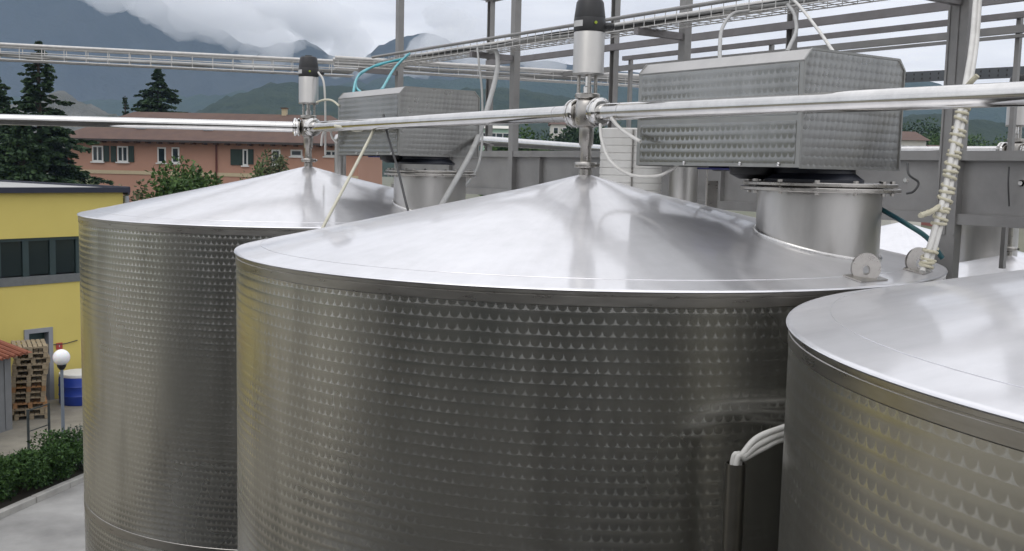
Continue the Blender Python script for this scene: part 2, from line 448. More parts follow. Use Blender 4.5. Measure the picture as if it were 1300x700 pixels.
# ------------------------------------------------------------------ wine tanks
def disc_weld(cx, cy, r, seg=40, dz=0):
    return [Vector((cx + r * math.cos(2 * PI * k / seg), cy + r * math.sin(2 * PI * k / seg), 0)) for k in range(seg + 1)]
def make_tank(c, label, apex=APEX, drop=0.0, manway=Vector((.928, -.674)), lugs=(), group='stainless wine tanks'):
    t = empty('wine_tank', (c.x, c.y, 0)); tag(t, label, 'tank', group)
    za, zr = Z(apex), Z(apex - (APEX - RIM))
    n = 160
    obj('shell', L([(R_T, .32), (R_T, zr - 1.0), (R_T, zr - .055)], n, cap=False), M_shell, t, 50)
    obj('rim_band', L([(R_T + .001, zr - .058), (R_T + .003, zr - .055), (R_T + .003, zr - .026), (R_T + .001, zr - .024), (R_T + .001, zr - .021), (R_T + .0045, zr - .019), (R_T + .0045, zr - .004)], n, cap=False), M_band, t, 18)
    obj('foot_ring', L([(R_T - .02, 0), (R_T + .03, 0), (R_T + .03, .30), (R_T + .0, .33)], n, cap=False), M_conc, t, 40)
    obj('stiffening_band', L([(R_T + .0005, zr - 2.10), (R_T + .0025, zr - 2.098), (R_T + .0025, zr - 2.04), (R_T + .0005, zr - 2.038)], n, cap=False), M_band, t, 40)
    pr = [(.03, za + .003), (.3, za - .3 * SL), (.8, za - .8 * SL), (1.2, za - 1.2 * SL), (R_T - .06, za - (R_T - .06) * SL), (R_T - .004, zr + .002), (R_T + .007, zr - .0005), (R_T + .010, zr - .005), (R_T + .006, zr - .009)]
    obj('cone_roof', L(pr, n, cap=False), M_cone, t, 50)
    obj('roof_weld', T([Vector((1.515 * math.cos(2 * PI * k / 120), 1.515 * math.sin(2 * PI * k / 120), za - 1.515 * SL + .0005)) for k in range(121)], .0011, 5, False), M_cone, t, 60)
    if manway is not None:
        mx, my = manway
        rr = math.hypot(mx, my)
        col = empty('x')
        bpy.data.objects.remove(col)
        top = Z(-.065 + apex - APEX)
        # the collar's foot follows the cone
        bm = nb(); seg = 64; lo = []; hi = []
        for k in range(seg):
            a = 2 * PI * k / seg
            x, y = mx + .25 * math.cos(a), my + .25 * math.sin(a)
            lo.append(bm.verts.new((x, y, za - SL * math.hypot(x, y) - .012))); hi.append(bm.verts.new((x, y, top)))
        for k in range(seg):
            j = (k + 1) % seg
            bm.faces.new((lo[k], lo[j], hi[j], hi[k]))
        cm = obj('manway_collar', bm, M_brush, t, 50)
        wp = []
        for k in range(seg + 1):
            a = 2 * PI * k / seg
            x, y = mx + .255 * math.cos(a), my + .255 * math.sin(a)
            wp.append(Vector((x, y, za - SL * math.hypot(x, y) + .004)))
        obj('weld_bead', T(wp, .009, 6, False), M_weld, cm, 60)
        fl = obj('flange', L([(.245, top - .004), (.317, top - .004), (.32, top - .001), (.32, top + .010), (.317, top + .013), (.245, top + .013)], 64, (mx, my, 0)), M_cast, t, 40)
        f2 = obj('flange', L([(.20, top + .017), (.305, top + .017), (.308, top + .02), (.308, top + .030), (.305, top + .033), (.20, top + .033)], 64, (mx, my, 0)), M_cast, t, 40)
        bo = None
        for k in range(12):
            a = 2 * PI * (k + .4) / 12
            q = (mx + .285 * math.cos(a), my + .285 * math.sin(a), top + .033)
            if bo is None:
                bo = obj('bolt', L([(.009, -.048), (.009, -.036), (.005, -.036), (.005, 0), (.011, 0), (.011, .010), (.004, .011)], 6, (0, 0, 0)), M_cast, fl, 30, q)
            else:
                again(bo, fl, q)
    for a in lugs:                                   # lifting eyes on the rim
        d = Vector((math.cos(a), math.sin(a), 0))
        fd = Vector((d.x * .35 - .1, d.y * .35 - .75, 0)).normalized(); tdir = Vector((-fd.y, fd.x, 0))
        rr = R_T - .075
        o = Vector((d.x * rr, d.y * rr, za - rr * SL))
        bm = nb(); seg = 28; th = .006
        ring_o, ring_i = [], []
        for sgn in (-1, 1):
            ro, ri = [], []
            for k in range(seg):
                b = 2 * PI * k / seg
                ro.append(bm.verts.new(o + tdir * (.056 * math.cos(b)) + Vector((0, 0, max(-.014, .038 + .056 * math.sin(b)))) + fd * (sgn * th)))
                ri.append(bm.verts.new(o + tdir * (.014 * math.cos(b)) + Vector((0, 0, .03 + .018 * math.sin(b))) + fd * (sgn * th)))
            ring_o.append(ro); ring_i.append(ri)
        for k in range(seg):
            j = (k + 1) % seg
            for s_ in (0, 1):
                bm.faces.new((ring_o[s_][k], ring_o[s_][j], ring_i[s_][j], ring_i[s_][k]))
            bm.faces.new((ring_o[0][k], ring_o[0][j], ring_o[1][j], ring_o[1][k]))
            bm.faces.new((ring_i[0][k], ring_i[0][j], ring_i[1][j], ring_i[1][k]))
        lug = obj('lifting_eye', bm, M_cast, t, 40)
        bm = nb()
        u = (d - Vector((0, 0, SL))).normalized(); tl = Vector((-d.y, d.x, 0)); nrm = u.cross(tl)
        if nrm.z < 0: nrm = -nrm
        vs_ = [bm.verts.new(o + tl * (i * .085) + u * (j * .04) + nrm * h) for h in (.0005, .005) for i, j in ((-1, -1), (1, -1), (1, 1), (-1, 1))]
        for f in ((0, 1, 2, 3), (4, 5, 6, 7), (0, 1, 5, 4), (1, 2, 6, 5), (2, 3, 7, 6), (3, 0, 4, 7)): bm.faces.new([vs_[k] for k in f])
        obj('pad_plate', bm, M_band, lug)
    return t
def lug_angle(px, Y, c):
    p = P(px, 345, Y); return math.atan2(p.y - c.y, p.x - c.x)
tank1 = make_tank(C1, 'stainless wine tank farthest from the tied white conduit, beside the yellow building', manway=Vector((.98, -.674)))
tank2 = make_tank(C2, 'stainless wine tank between two others, with two lifting eyes on its rim', lugs=(lug_angle(1121, 3.72, C2), lug_angle(1212, 4.06, C2)))
tank3 = make_tank(C3, 'stainless wine tank with plain cone and no valve showing, next to the upright cable tube')
AP2 = -.54
C5 = Vector((3.5, 7.3, 0)); C6 = C5 - S * 3.39; C7 = C5 - S * 6.78
tank5 = make_tank(C5, 'lower stainless wine tank behind the catwalk girder, long valve stem on its cone', apex=AP2, manway=None, group='tanks behind the catwalk')
tank9 = make_tank(C6 + NN * 3.7, 'lower stainless wine tank farthest behind the catwalk, seen under the girder', apex=AP2, manway=None, group='tanks behind the catwalk')
tank8 = make_tank(C5 + NN * 3.7, 'lower stainless wine tank beyond the long-stemmed valve', apex=AP2, manway=None, group='tanks behind the catwalk')
tank6 = make_tank(C6, 'lower stainless wine tank behind the catwalk, hidden beyond the engine-turned hood', apex=AP2, manway=Vector((.6, .6)), group='tanks behind the catwalk')
# ------------------------------------------------------------------ actuated valves on the cones
def make_valve(c, label, base, zp, out_a, out_b):
    """base: height of the cone's tip, zp: height of the pipe axis; out_a/out_b: horizontal pipe directions"""
    v = empty('actuated_valve', (c.x, c.y, Z(base))); tag(v, label, 'valve', 'valves on the tank tips')
    h = zp - base
    obj('stem', L([(.031, -.02), (.031, .03), (.026, .035), (.026, h - .16), (.034, h - .15), (.036, h - .06), (.03, h - .03)], 28), M_cast, v, 40)
    for z in (.05,):
        ck = obj('clamp_ring', L([(.04, z - .014), (.052, z - .014), (.055, z - .008), (.055, z + .008), (.052, z + .014), (.04, z + .014)], 28), M_cast, v, 40)
        obj('clamp_bolt', L([(.008, -.03), (.008, .03)], 8, (.058, 0, z), axis='Y'), M_pol, ck, 40)
    obj('valve_body', L([(.03, h - .075), (.05, h - .062), (.058, h - .03), (.058, h + .03), (.05, h + .055), (.042, h + .066)], 32), M_cast, v, 40)
    for d in (out_a, out_b):
        d = d.normalized(); ang = math.atan2(d.y, d.x)
        u = obj('union_nut', L([(.046, .058), (.056, .060), (.066, .068), (.068, .076), (.058, .080), (.058, .088), (.068, .092), (.068, .104), (.056, .112), (.045, .114)], 32, axis='X'), M_pol, v, 35)
        u.location = (0, 0, h); u.rotation_euler = (0, 0, ang)
    b = h + .066
    obj('yoke_flange', L([(.02, b), (.056, b), (.06, b + .004), (.06, b + .020), (.056, b + .024), (.02, b + .024)], 32), M_cast, v, 40)
    b += .024
    lg = None
    for k in range(3):
        a = .6 + 2 * PI * k / 3
        q = (.047 * math.cos(a), .047 * math.sin(a), b)
        if lg is None: lg = obj('yoke_leg', L([(.009, 0), (.009, .085)], 10), M_cast, v, 40, q)
        else: again(lg, v, q)
    obj('spindle', L([(.022, b), (.022, b + .03), (.014, b + .035), (.014, b + .085)], 20), M_pol, v, 40)
    b += .085
    obj('actuator', L([(.05, b), (.072, b), (.075, b + .004), (.075, b + .010), (.0735, b + .013), (.0735, b + .198), (.071, b + .202), (.05, b + .202)], 40), M_brush, v, 40)
    b += .202
    hd = obj('control_head', L([(.06, b), (.074, b), (.075, b + .004), (.075, b + .060), (.073, b + .064)], 40), M_black, v, 40)
    obj('cap', L([(.0735, b + .064), (.0735, b + .07), (.065, b + .135), (.058, b + .147), (.03, b + .152), (.028, b + .158), (.001, b + .159)], 40), M_black, hd, 40)
    obj('cable_gland', L([(.018, .06), (.018, .10), (.014, .104), (.014, .116)], 16, (0, 0, b + .03), axis='X'), M_black, hd, 40)
    obj('indicator_lamp', L([(.007, -.080), (.007, -.068)], 14, (.024, 0, b + .036), axis='Y'), M_lime, hd, 40)
    # name plate bent round the head
    bm = nb(); vv = []
    for z in (b + .020, b + .048):
        vv.append([bm.verts.new((.0762 * math.cos(a), .0762 * math.sin(a), z)) for a in [math.radians(192 + 7 * k) for k in range(8)]])
    for k in range(7): bm.faces.new((vv[0][k], vv[0][k + 1], vv[1][k + 1], vv[1][k]))
    obj('name_plate', bm, M_white, hd, 60)
    return v
PZ = .268                                         # product pipe axis above the camera
LEFT_END = Vector((-7.6, 7.35, 0))
make_valve(C2, 'valve with black head and stainless actuator, on the tank with the lifting eyes', APEX, PZ, C1 - C2, C3 - C2)
make_valve(C1, 'valve with black head and stainless actuator, in front of the pink house', APEX, PZ, LEFT_END - C1, C2 - C1)
make_valve(C5, 'valve on a long stem rising behind the catwalk girder', AP2, .19, S * -1, S * 1)
def pipe(name, a, b, z, label, r=.0395, e0=.11, e1=.11, mat=None, group='product pipes'):
    a = Vector((a.x, a.y, Z(z))); b = Vector((b.x, b.y, Z(z))); d = (b - a).normalized()
    mid = [a + d * e0, b - d * e1]
    o = obj(name, T(mid, r, 32), mat or M_pol, None, 40)
    return tag(o, label, 'pipe', group)
p23 = pipe('product_pipe', C2, C3, PZ, 'polished product pipe crossing before the large hood and tied conduit')
p12 = pipe('product_pipe', C1, C2, PZ, 'polished product pipe joining the two black-headed valves')
p10 = pipe('product_pipe', C1, LEFT_END, PZ, 'polished product pipe leading past the pink house', e1=0)
for pp, a, d in ((p23, C2, C3 - C2), (p12, C2, C1 - C2), (p10, C1, LEFT_END - C1)):
    d = d.normalized()
    w = obj('orbital_weld', T([Vector((a.x, a.y, Z(PZ))) + d * (.24), Vector((a.x, a.y, Z(PZ))) + d * .246], .0402, 32), M_weld, pp, 40)
pipe('product_pipe', C5, C5 + S * 4, .19, 'polished pipe on the long-stemmed valve, running off along the catwalk')
pipe('product_pipe', C5, C5 - S * 3.2, .19, 'polished pipe seen between the hood and the catwalk post')
qa, qb = P(585, 177, 10.2), P(760, 189, 13.2)
tag(obj('product_pipe', T([qa, qb], .05, 20), M_pol, None, 40), 'bright pipe crossing before the mint green house, behind the catwalk', 'pipe', 'product pipes')
# ------------------------------------------------------------------ engine-turned hoods over the stirrer motors
def make_hood(corner, label, lift=0.0):
    """corner: foot of the edge nearest the yard; local x along the row to the far end, y across, z up"""
    t = empty('motor_hood', (corner.x, corner.y, Z(.025 + lift)), math.atan2(-S.y, -S.x)); tag(t, label, 'hood', 'motor hoods on the tanks')
    # local +x = -S ; local +y = left of that, i.e. towards the camera -> the hood lies on the -y side
    Lh, W, hh, ch = .927, .63, .408, .042
    bd = .022
    def panel_x(y, sgn):
        bm = nb(); box(bm, 0, Lh, min(y, y + sgn * .004), max(y, y + sgn * .004), 0, hh)
        p = obj('side_panel', bm, M_hoodf, t)
        q = y - sgn * .0
        bm = nb()
        for z0, z1 in ((.014, .178), (.2, hh - .012)):
            y0 = y - sgn * .0018
            box(bm, bd, Lh - bd, min(y0, y), max(y0, y), z0, z1)
        obj('engine_turned_field', bm, M_px, p)
        return p
    f = panel_x(0, -1); panel_x(-W, 1)
    for x, s_ in ((0, 1), (Lh, -1)):
        bm = nb()
        prof = [(-.004, 0), (-W + .004, 0), (-W + .004, hh), (-W + ch, hh + ch), (-ch, hh + ch), (-.004, hh)]
        poly_prism(bm, prof, lambda u, v_, d: Vector((d, u, v_)), x + s_ * .003, x + s_ * .006)
        e = obj('end_panel', bm, M_py, t)
        bm = nb()
        for (a, b) in zip(prof, prof[1:] + prof[:1]):
            beam(bm, (x + s_ * .001, a[0], a[1]), (x + s_ * .001, b[0], b[1]), .007, .007, (1, 0, 0))
        obj('edge_trim', bm, M_hoodf, e)
    bm = nb()
    prof = [(.002, hh - .002), (-ch, hh + ch), (-W + ch, hh + ch), (-W - .002, hh - .002)]
    a = [bm.verts.new((-.002, u, v_)) for u, v_ in prof]; b = [bm.verts.new((Lh + .002, u, v_)) for u, v_ in prof]
    a2 = [bm.verts.new((-.002, u * .995, v_ - .005)) for u, v_ in prof]; b2 = [bm.verts.new((Lh + .002, u * .995, v_ - .005)) for u, v_ in prof]
    for k in range(3):
        bm.faces.new((a[k], a[k + 1], b[k + 1], b[k])); bm.faces.new((a2[k], a2[k + 1], b2[k + 1], b2[k]))
        bm.faces.new((a[k], a[k + 1], a2[k + 1], a2[k])); bm.faces.new((b[k], b[k + 1], b2[k + 1], b2[k]))
    obj('roof_panel', bm, M_brush, t)
    sc = None
    for x in (.10, .30, .62):
        q = (x, .0015, .012)
        if sc is None: sc = obj('screw', L([(.0075, 0), (.0075, .003), (.004, .005)], 10, axis='Y'), M_pol, f, 30, q)
        else: again(sc, f, q)
    obj('hood_shade_plate', B(.01, Lh - .01, -W + .01, -.01, .045, .05), M_dark, t)  # dark sheet painted in for the shade inside the open-bottomed hood
    cx = .183
    obj('motor_foot', L([(.20, -.056), (.20, -.045), (.165, -.02), (.16, .04)], 40, (cx, -W / 2, 0)), M_dark, t, 40)
    mo = obj('motor', L([(.04, .40), (.065, .41), (.07, .42), (.07, .66), (.05, .67)], 28, (-.02, -W / 2 + .1, .05), axis='X'), M_dark, t, 40)
    obj('motor_plate', B(.42, .64, -.36, -.10, -.014, -.006), M_blue, t)
    obj('gearbox', L([(.06, -.05), (.1, -.03), (.105, .03), (.1, .044)], 32, (cx + .20, -W / 2 + .14, 0)), M_black, t, 40)
    return t
make_hood(C2 + Vector((.745, -1.019, 0)), 'engine-turned steel hood with chamfered top on the tank with lifting eyes')
make_hood(C1 + Vector((.80, -1.019, 0)), 'engine-turned steel hood with teal hoses above it', .04)
# ------------------------------------------------------------------ catwalk
cw = empty('catwalk', (0, 0, 0)); tag(cw, 'galvanised steel catwalk with deep girders, posts and handrails behind the tanks', 'catwalk')
def W(m, t, z): return Vector((C2.x, C2.y, 0)) + NN * m + S * t + Vector((0, 0, Z(z)))
MN, MF = 1.9, 2.93
for m, s_ in ((MN, 1), (MF, -1)):
    g = obj('girder', beam(nb(), W(m, -5.4, -.05), W(m, 4.5, -.05), .008, .30), M_galv, cw)
    bm = nb(); beam(bm, W(m - .03 * s_ * 0, -5.4, .115), W(m, 4.5, .115), .085, .05)
    obj('top_flange', bm, M_galv, g)
    bm = nb(); beam(bm, W(m, -5.4, -.215), W(m, 4.5, -.215), .085, .055)
    obj('bottom_flange', bm, M_galv, g)
    sti = None
    for t_ in (-4.3, -2.9, -1.9, -.9, .1, 1.35, 2.2):
        sti = obj('stiffener', beam(nb(), W(m - s_ * .022, t_, -.187), W(m - s_ * .022, t_, .089), .006, .034, NN), M_galv, g)
        for z in (-.13, -.06, .02):
            bb = W(m - s_ * .006, t_ + .04, z)
    bl = None
    for t_ in (-.6, -.1, .45, 1.1, 1.6):
        q = W(m - .004, t_, -.02)
        if bl is None:
            bl = obj('bolt', L([(.012, -.011), (.012, 0), (.018, .0), (.018, .002)], 6, axis='Y'), M_pol, g, 30, q)
            bl.rotation_euler = (0, 0, math.atan2(NN.y, NN.x) - PI / 2)
        else: again(bl, g, q)
# deck grating
pl0 = obj('deck_plank', beam(nb(), Vector((0, 0, 0)), NN * (MF - MN - .11), .18, .03), M_galvd, cw, None, W(MN + .055, -5.3, .085))
for k in range(1, 50):
    again(pl0, cw, W(MN + .055, -5.3 + .2 * k, .085))
def channel(m, t, z0, z1, w, lip, name='post'):
    """open C-section post; its web faces the tanks"""
    bm = nb(); th = .006
    def bx_(a0, a1, b0, b1):
        vs_ = []
        for z in (z0, z1):
            for a, b in ((a0, b0), (a1, b0), (a1, b1), (a0, b1)):
                vs_.append(bm.verts.new(W(m + b, t + a, z)))
        for f in ((0, 1, 2, 3), (4, 5, 6, 7), (0, 1, 5, 4), (1, 2, 6, 5), (2, 3, 7, 6), (3, 0, 4, 7)): bm.faces.new([vs_[k] for k in f])
    bx_(-w / 2, w / 2, -.0, th)
    bx_(-w / 2, -w / 2 + th, th, lip); bx_(w / 2 - th, w / 2, th, lip)
    return obj(name, bm, M_galv, cw)
for k, t_ in enumerate((-5.3, -3.3, -1.3, .73, 2.73)):
    w_ = .115 if k > 2 else .062
    p = channel(MN - .05, t_, -H + .01 if k > 2 else -.24, 1.72, w_, .06)
    if k > 2:
        for a_, bw in ((-.5, .012), (.5, .012), (-.06, .022)):
            obj('post_rib', beam(nb(), W(MN - .0535, t_ + a_ * (w_ - .012), -.3), W(MN - .0535, t_ + a_ * (w_ - .012), 1.7), .006, bw, S), M_galv, p)
    channel(MF + .05, t_, -.24, 1.72, .06, -.05)
bm = nb()
obj('top_beam', beam(nb(), W(MF + .05, -5.4, 1.75), W(MF + .05, 3, 1.75), .06, .06), M_galv, cw)
obj('top_beam', beam(nb(), W(MN - .05, -5.4, 1.75), W(MN - .05, 3, 1.75), .06, .06), M_galv, cw)
for t_ in (-5.3, -3.3, -1.3, .73): obj('cross_beam', beam(nb(), W(MN, t_, 1.75), W(MF, t_, 1.75), .055, .055), M_galv, cw)
obj('handrail', beam(nb(), W(MF - .01, -5.3, 1.08), W(MF - .01, 3, 1.08), .04, .055), M_galvd, cw)
# second rail run farther back, with its own uprights
rr2 = empty('guard_rail', (0, 0, 0)); tag(rr2, 'thin galvanised guard rail beyond the catwalk, two rails on slim uprights', 'railing')
obj('rail', beam(nb(), W(3.5, -3.8, 1.066), W(3.5, 3, 1.066), .04, .04), M_galvd, rr2)
obj('rail', beam(nb(), W(3.5, -5.3, .975), W(3.5, 3, .975), .03, .05), M_galv, rr2)
obj('rail', beam(nb(), W(3.5, -2.2, .93), W(3.5, 3, .93), .04, .02), M_galv, rr2)
for t_ in (-3.74, -2.0, -.36, .1, 1.9): obj('upright', beam(nb(), W(3.54, t_, -.6), W(3.54, t_, 1.05), .03, .035, NN), M_galv, rr2)
# perforated strut far behind
ps = empty('slotted_strut', (0, 0, 0)); tag(ps, 'dark slotted steel strut with rows of holes beyond the catwalk', 'strut')
a_, b_ = P(1135, 99, 8.6), P(1330, 90, 8.0)
obj('strut_web', beam(nb(), a_, b_, .01, .085), plain('slotted_zinc', (.13, .14, .15), (.1, .11, .12), .5, .5, 8), ps)
dd = (b_ - a_); h0 = None
for row in (-.018, .018):
    for k in range(18):
        q = a_ + dd * ((k + .5) / 18) + Vector((0, -.0065, row))
        if h0 is None: h0 = obj('slot', L([(.009, 0), (.009, .002)], 8, axis='Y'), M_black, ps, None, q)
        else: again(h0, ps, q)
# ------------------------------------------------------------------ wire cable trays
def make_tray(a, b, label, wd=.20, ht=.085, step=.1, wr=.003, rail=.013):
    t = empty('cable_tray', a); tag(t, label, 'cable tray', 'wire cable trays')
    d = (b - a); ln = d.length; d.normalize()
    s_ = d.cross(Vector((0, 0, 1))).normalized()
    z = Vector((0, 0, 1))
    for u, v_, r in ((-.5, 0, wr * 1.3), (-.17, 0, wr), (.17, 0, wr), (.5, 0, wr * 1.3), (-.5, .5, wr), (.5, .5, wr)):
        o = s_ * (u * wd) + z * (v_ * ht)
        obj('long_wire', T([o, o + d * ln], r, 6), M_wire, t)
    for sg in (-.5, .5):
        o = s_ * (sg * wd) + z * ht
        obj('edge_rail', T([o, o + d * ln], rail, 8), M_galv if (sg > 0 and rail < .015) else M_wire, t, 50)
    cr = obj('cross_wire', T([s_ * (-.5 * wd) + z * ht, s_ * (-.5 * wd), s_ * (.5 * wd), s_ * (.5 * wd) + z * ht], wr, 5), M_wire, t, None, d * .03)
    for k in range(1, int(ln / step)):
        again(cr, t, d * (.03 + k * step))
    return t, d, s_, ln
tray_mats = (M_cabg, M_cabw, M_cabg, M_cabg, M_cabw, M_cabk)
def lay_cables(a, d, s_, ln, n, label, wd=.2, z0=.016, ends=True):
    for k in range(n):
        r = rnd.choice((.008, .011, .014, .018))
        pts = []; off = (k + .5) / n - .5
        for i in range(int(ln / .5) + 2):
            q = min(ln, i * .5)
            pts.append(a + d * q + s_ * (off * wd * .8 + rnd.uniform(-.012, .012)) + Vector((0, 0, z0 + r + rnd.uniform(0, .025))))
        o = obj('laid_cable', T(spline(pts, 3), r, 6), tray_mats[k % 6], None, 60)
        tag(o, label, 'cable', label)
ta, tb = W(1.58, -5.1, .93), W(1.58, 2.6, .93)
t1, d_, s1, ln = make_tray(ta, tb, 'wire cable tray full of grey cables climbing along the catwalk posts')
lay_cables(ta, d_, s1, ln, 7, 'long cable lying in the tray along the catwalk')
br = None
for t_ in (-5.3, -3.3, -1.3, .73, 2.73):
    obj('tray_bracket', beam(nb(), W(MN - .06, t_, .905), W(1.44, t_, .905), .04, .045), M_galvd, cw)
ta2, tb2 = Vector((-6.6, 9.75, Z(.93))), Vector((-1.75, 11.2, Z(.93)))
t2, d2_, s2, ln2 = make_tray(ta2, tb2, 'pale wire cable tray crossing before the cloudy mountain', ht=.14, step=.2, wr=.005, rail=.017)
lay_cables(ta2, d2_, s2, ln2, 3, 'long cable lying in the tray before the mountain')
ta3, tb3 = Vector((-1.8, 10.35, Z(.93))), Vector((2.4, 11.5, Z(.88)))
t3, d3_, s3, ln3 = make_tray(ta3, tb3, 'low wire cable tray reaching behind the valve and the large hood', ht=.1, step=.2, wr=.0045, rail=.018)
lay_cables(ta3, d3_, s3, ln3, 4, 'long cable lying in the low tray behind the valve')
# trays rest on slim hangers
for q, lab in ((Vector((-5.4, 10.1, 0)), 'slim upright under the pale tray, beside the tall conifer'), (Vector((-1.9, 11.15, 0)), 'slim upright under the pale tray, by the tray end'), (Vector((2.3, 11.5, 0)), 'slim upright holding the far end of the low tray')):
    pass
# ------------------------------------------------------------------ hanging cables and hoses
def cable(pts, r, mat, label, cat='cable', name='hanging_cable', segs=8):
    o = obj(name, T(spline([P(*p) for p in pts], 8), r, segs), mat, None, 60)
    return tag(o, label, cat)
cable([(622, 66, 8.55), (630, 66, 8.4), (631, 90, 8.2), (618, 140, 7.6), (600, 190, 7.1), (565, 253, 6.6), (548, 284, 6.4)], .019, M_cabg, 'thick grey cable slanting down from the tray past the smaller hood')
cable([(606, 62, 8.5), (608, 80, 8.4), (612, 120, 8.3), (612, 180, 8.1), (606, 213, 7.9), (590, 238, 7.6)], .009, M_cabg, 'thin grey cable hanging straight from the tray beside the smaller hood')
cable([(425, 160, 7.35), (440, 163, 7.28), (455, 166, 7.2), (470, 160, 7.05), (474, 165, 6.98), (462, 190, 6.8), (440, 232, 6.55), (415, 279, 6.3), (405, 300, 6.2)], .010, M_cabc, 'cream cable tied to the pipe and dropping across the cone')
cable([(487, 146, 6.95), (493, 175, 6.8), (505, 215, 6.6), (516, 260, 6.45), (524, 285, 6.4)], .008, M_cabk, 'thin black cable dropping in front of the smaller hood')
cable([(404, 92, 7.86), (411, 105, 7.8), (413, 140, 7.8), (413, 196, 7.82)], .008, M_cabw, 'thin white cable hanging from the gland of the valve before the house')
cable([(402, 130, 7.82), (412, 127, 7.78), (422, 128, 7.72), (431, 135, 7.62)], .008, M_cabc, 'short cream cable arching from the valve actuator to the hood')
cable([(408, 185, 7.7), (410, 170, 7.65), (418, 163, 7.6), (422, 175, 7.6), (428, 182, 7.6)], .009, M_cabw, 'white cable looped by the pipe clamp')
for k, pts in enumerate(([(520, 68, 9.3), (500, 88, 8.8), (487, 110, 8.0), (482, 116, 7.55)], [(517, 70, 9.2), (503, 84, 8.8), (493, 100, 8.2), (485, 114, 7.6)],
                         [(515, 74, 9.2), (490, 80, 9.0), (462, 90, 8.6), (452, 102, 8.0), (448, 122, 7.5)],
                         [(510, 76, 9.2), (480, 82, 8.9), (456, 96, 8.4), (452, 110, 7.9), (460, 119, 7.45)])):
    cable(pts, .0095, M_teal, ['teal hose falling straight to the hood top', 'teal hose falling beside another to the hood top', 'teal hose swinging wide over the hood corner', 'teal hose looping back onto the hood top'][k], 'hose', 'hanging_hose')
cable([(762, 158, 4.86), (764, 178, 4.8), (775, 205, 4.72), (800, 222, 4.66), (832, 224, 4.62), (850, 217, 4.6), (862, 208, 4.58)], .0075, M_cabw, 'white cable sagging from the large valve to under the hood')
cable([(776, 150, 4.8), (786, 162, 4.75), (798, 171, 4.7), (813, 180, 4.62)], .0085, M_cabw, 'short white cable from pipe union to the hood side')
cable([(950, 14, 6.0), (930, 18, 5.85), (917, 36, 5.5), (914, 58, 5.0), (914, 78, 4.7)], .0095, M_cabg, 'grey cable arching from the tray onto the large hood')
cable([(1000, 6, 5.9), (1008, 18, 5.7), (1011, 38, 5.3), (1003, 58, 4.75), (999, 66, 4.65)], .0095, M_cabg, 'grey cable curving down to the hood ridge')
cable([(1000, -6, 5.6), (1015, 8, 5.4), (1040, 40, 4.9), (1058, 66, 4.45)], .0075, M_cabw, 'white cable slanting onto the hood end')
cable([(1152, 208, 5.35), (1154, 222, 5.3), (1166, 232, 5.3), (1160, 243, 5.3), (1151, 246, 5.33)], .006, M_cabk, 'short dark cable loop on the catwalk girder')
cable([(1281, 212, 5.2), (1280, 232, 5.19), (1281, 262, 5.2)], .004, M_cabk, 'thin dark cable straight down the girder web')
cable([(1112, 262, 4.35), (1150, 284, 4.2), (1178, 303, 4.15), (1196, 328, 4.15)], .011, M_green, 'dark green hose crossing behind the tied conduit', 'hose', 'hanging_hose')
# tied conduit: two pale hoses bound by cream rope
tc_ = empty('tied_conduit', P(1176, 340, 3.95)); tag(tc_, 'pair of pale hoses bound with cream rope, hung to a lifting eye', 'conduit')
base = tc_.location.copy()
core = [P(1243, -30, 5.0), P(1241, 0, 4.9), P(1236, 60, 4.6), P(1226, 120, 4.35), P(1214, 180, 4.2), P(1203, 240, 4.08), P(1190, 290, 4.0), P(1180, 325, 3.96), P(1174, 345, 3.93)]
cp = spline(core, 10)
for sgn in (-1, 1):
    obj('hose', T([p - base + Vector((sgn * .0105, sgn * .004, 0)) for p in cp], .012, 10), M_cabw, tc_, 60)
i0 = next(i for i, p in enumerate(cp) if p.z < P(1226, 118, 4.35).z)
def coil(i0, i1, turns, name):
    pts = []
    n = turns * 14
    for k in range(n + 1):
        f = i0 + (i1 - i0) * k / n; i = int(f); p = cp[i].lerp(cp[min(i + 1, len(cp) - 1)], f - i)
        a = 2 * PI * k / 14
        pts.append(p - base + Vector(((.0255 + .002 * math.sin(a * .23)) * math.cos(a), .019 * math.sin(a), .007 * math.sin(a * .37) + .004 * math.sin(a * .11))))
    obj(name, T(pts, .0064, 6), M_cream, tc_, 60)
coil(i0, len(cp) - 22, 19, 'rope_wrap')
coil(len(cp) - 14, len(cp) - 3, 4, 'rope_wrap')
obj('rope_tail', T(spline([P(1192, 262, 4.03) - base, P(1184, 268, 3.98) - base, P(1174, 272, 3.95) - base, P(1168, 274, 3.93) - base], 4), [.009, .010, .011, .010] + [.012, .010, .013, .010] * 2 + [.010], 6), M_cream, tc_, 60)
obj('rope_tail', T(spline([P(1226, 112, 4.33) - base, P(1233, 104, 4.3) - base, P(1241, 96, 4.28) - base], 4), .011, 6), M_cream, tc_, 60)
# upright tube with cables, between two tanks
ut = empty('cable_tube', P(934, 590, 3.22)); ut.location.z = 0
tag(ut, 'open steel tube standing between two tanks, white cables bending out of it', 'tube')
zt = P(934, 588, 3.22).z
obj('tube_wall', L([(.032, 0), (.032, zt), (.0295, zt), (.0295, zt - .35)], 28, cap=False), M_tubew, ut, 40)
b0 = ut.location
for k, (o, r) in enumerate((((-.008, 0), .011), ((.010, .006), .0125), ((.0, -.012), .010))):
    e = P(1000, 541 + 8 * k, 3.3) - b0
    pts = [Vector((o[0], o[1], zt - .3)), Vector((o[0], o[1], zt)), P(942 + 2 * k, 578 + 2 * k, 3.22) - b0, P(962 + 3 * k, 556 + 7 * k, 3.25) - b0, e, P(1060, 520 + 20 * k, 3.5) - b0]
    tag(obj('bent_cable', T(spline(pts, 8), r, 8), M_cabw, None, 60, b0), 'white cable bending out of the upright tube', 'cable', 'cables of the upright tube')
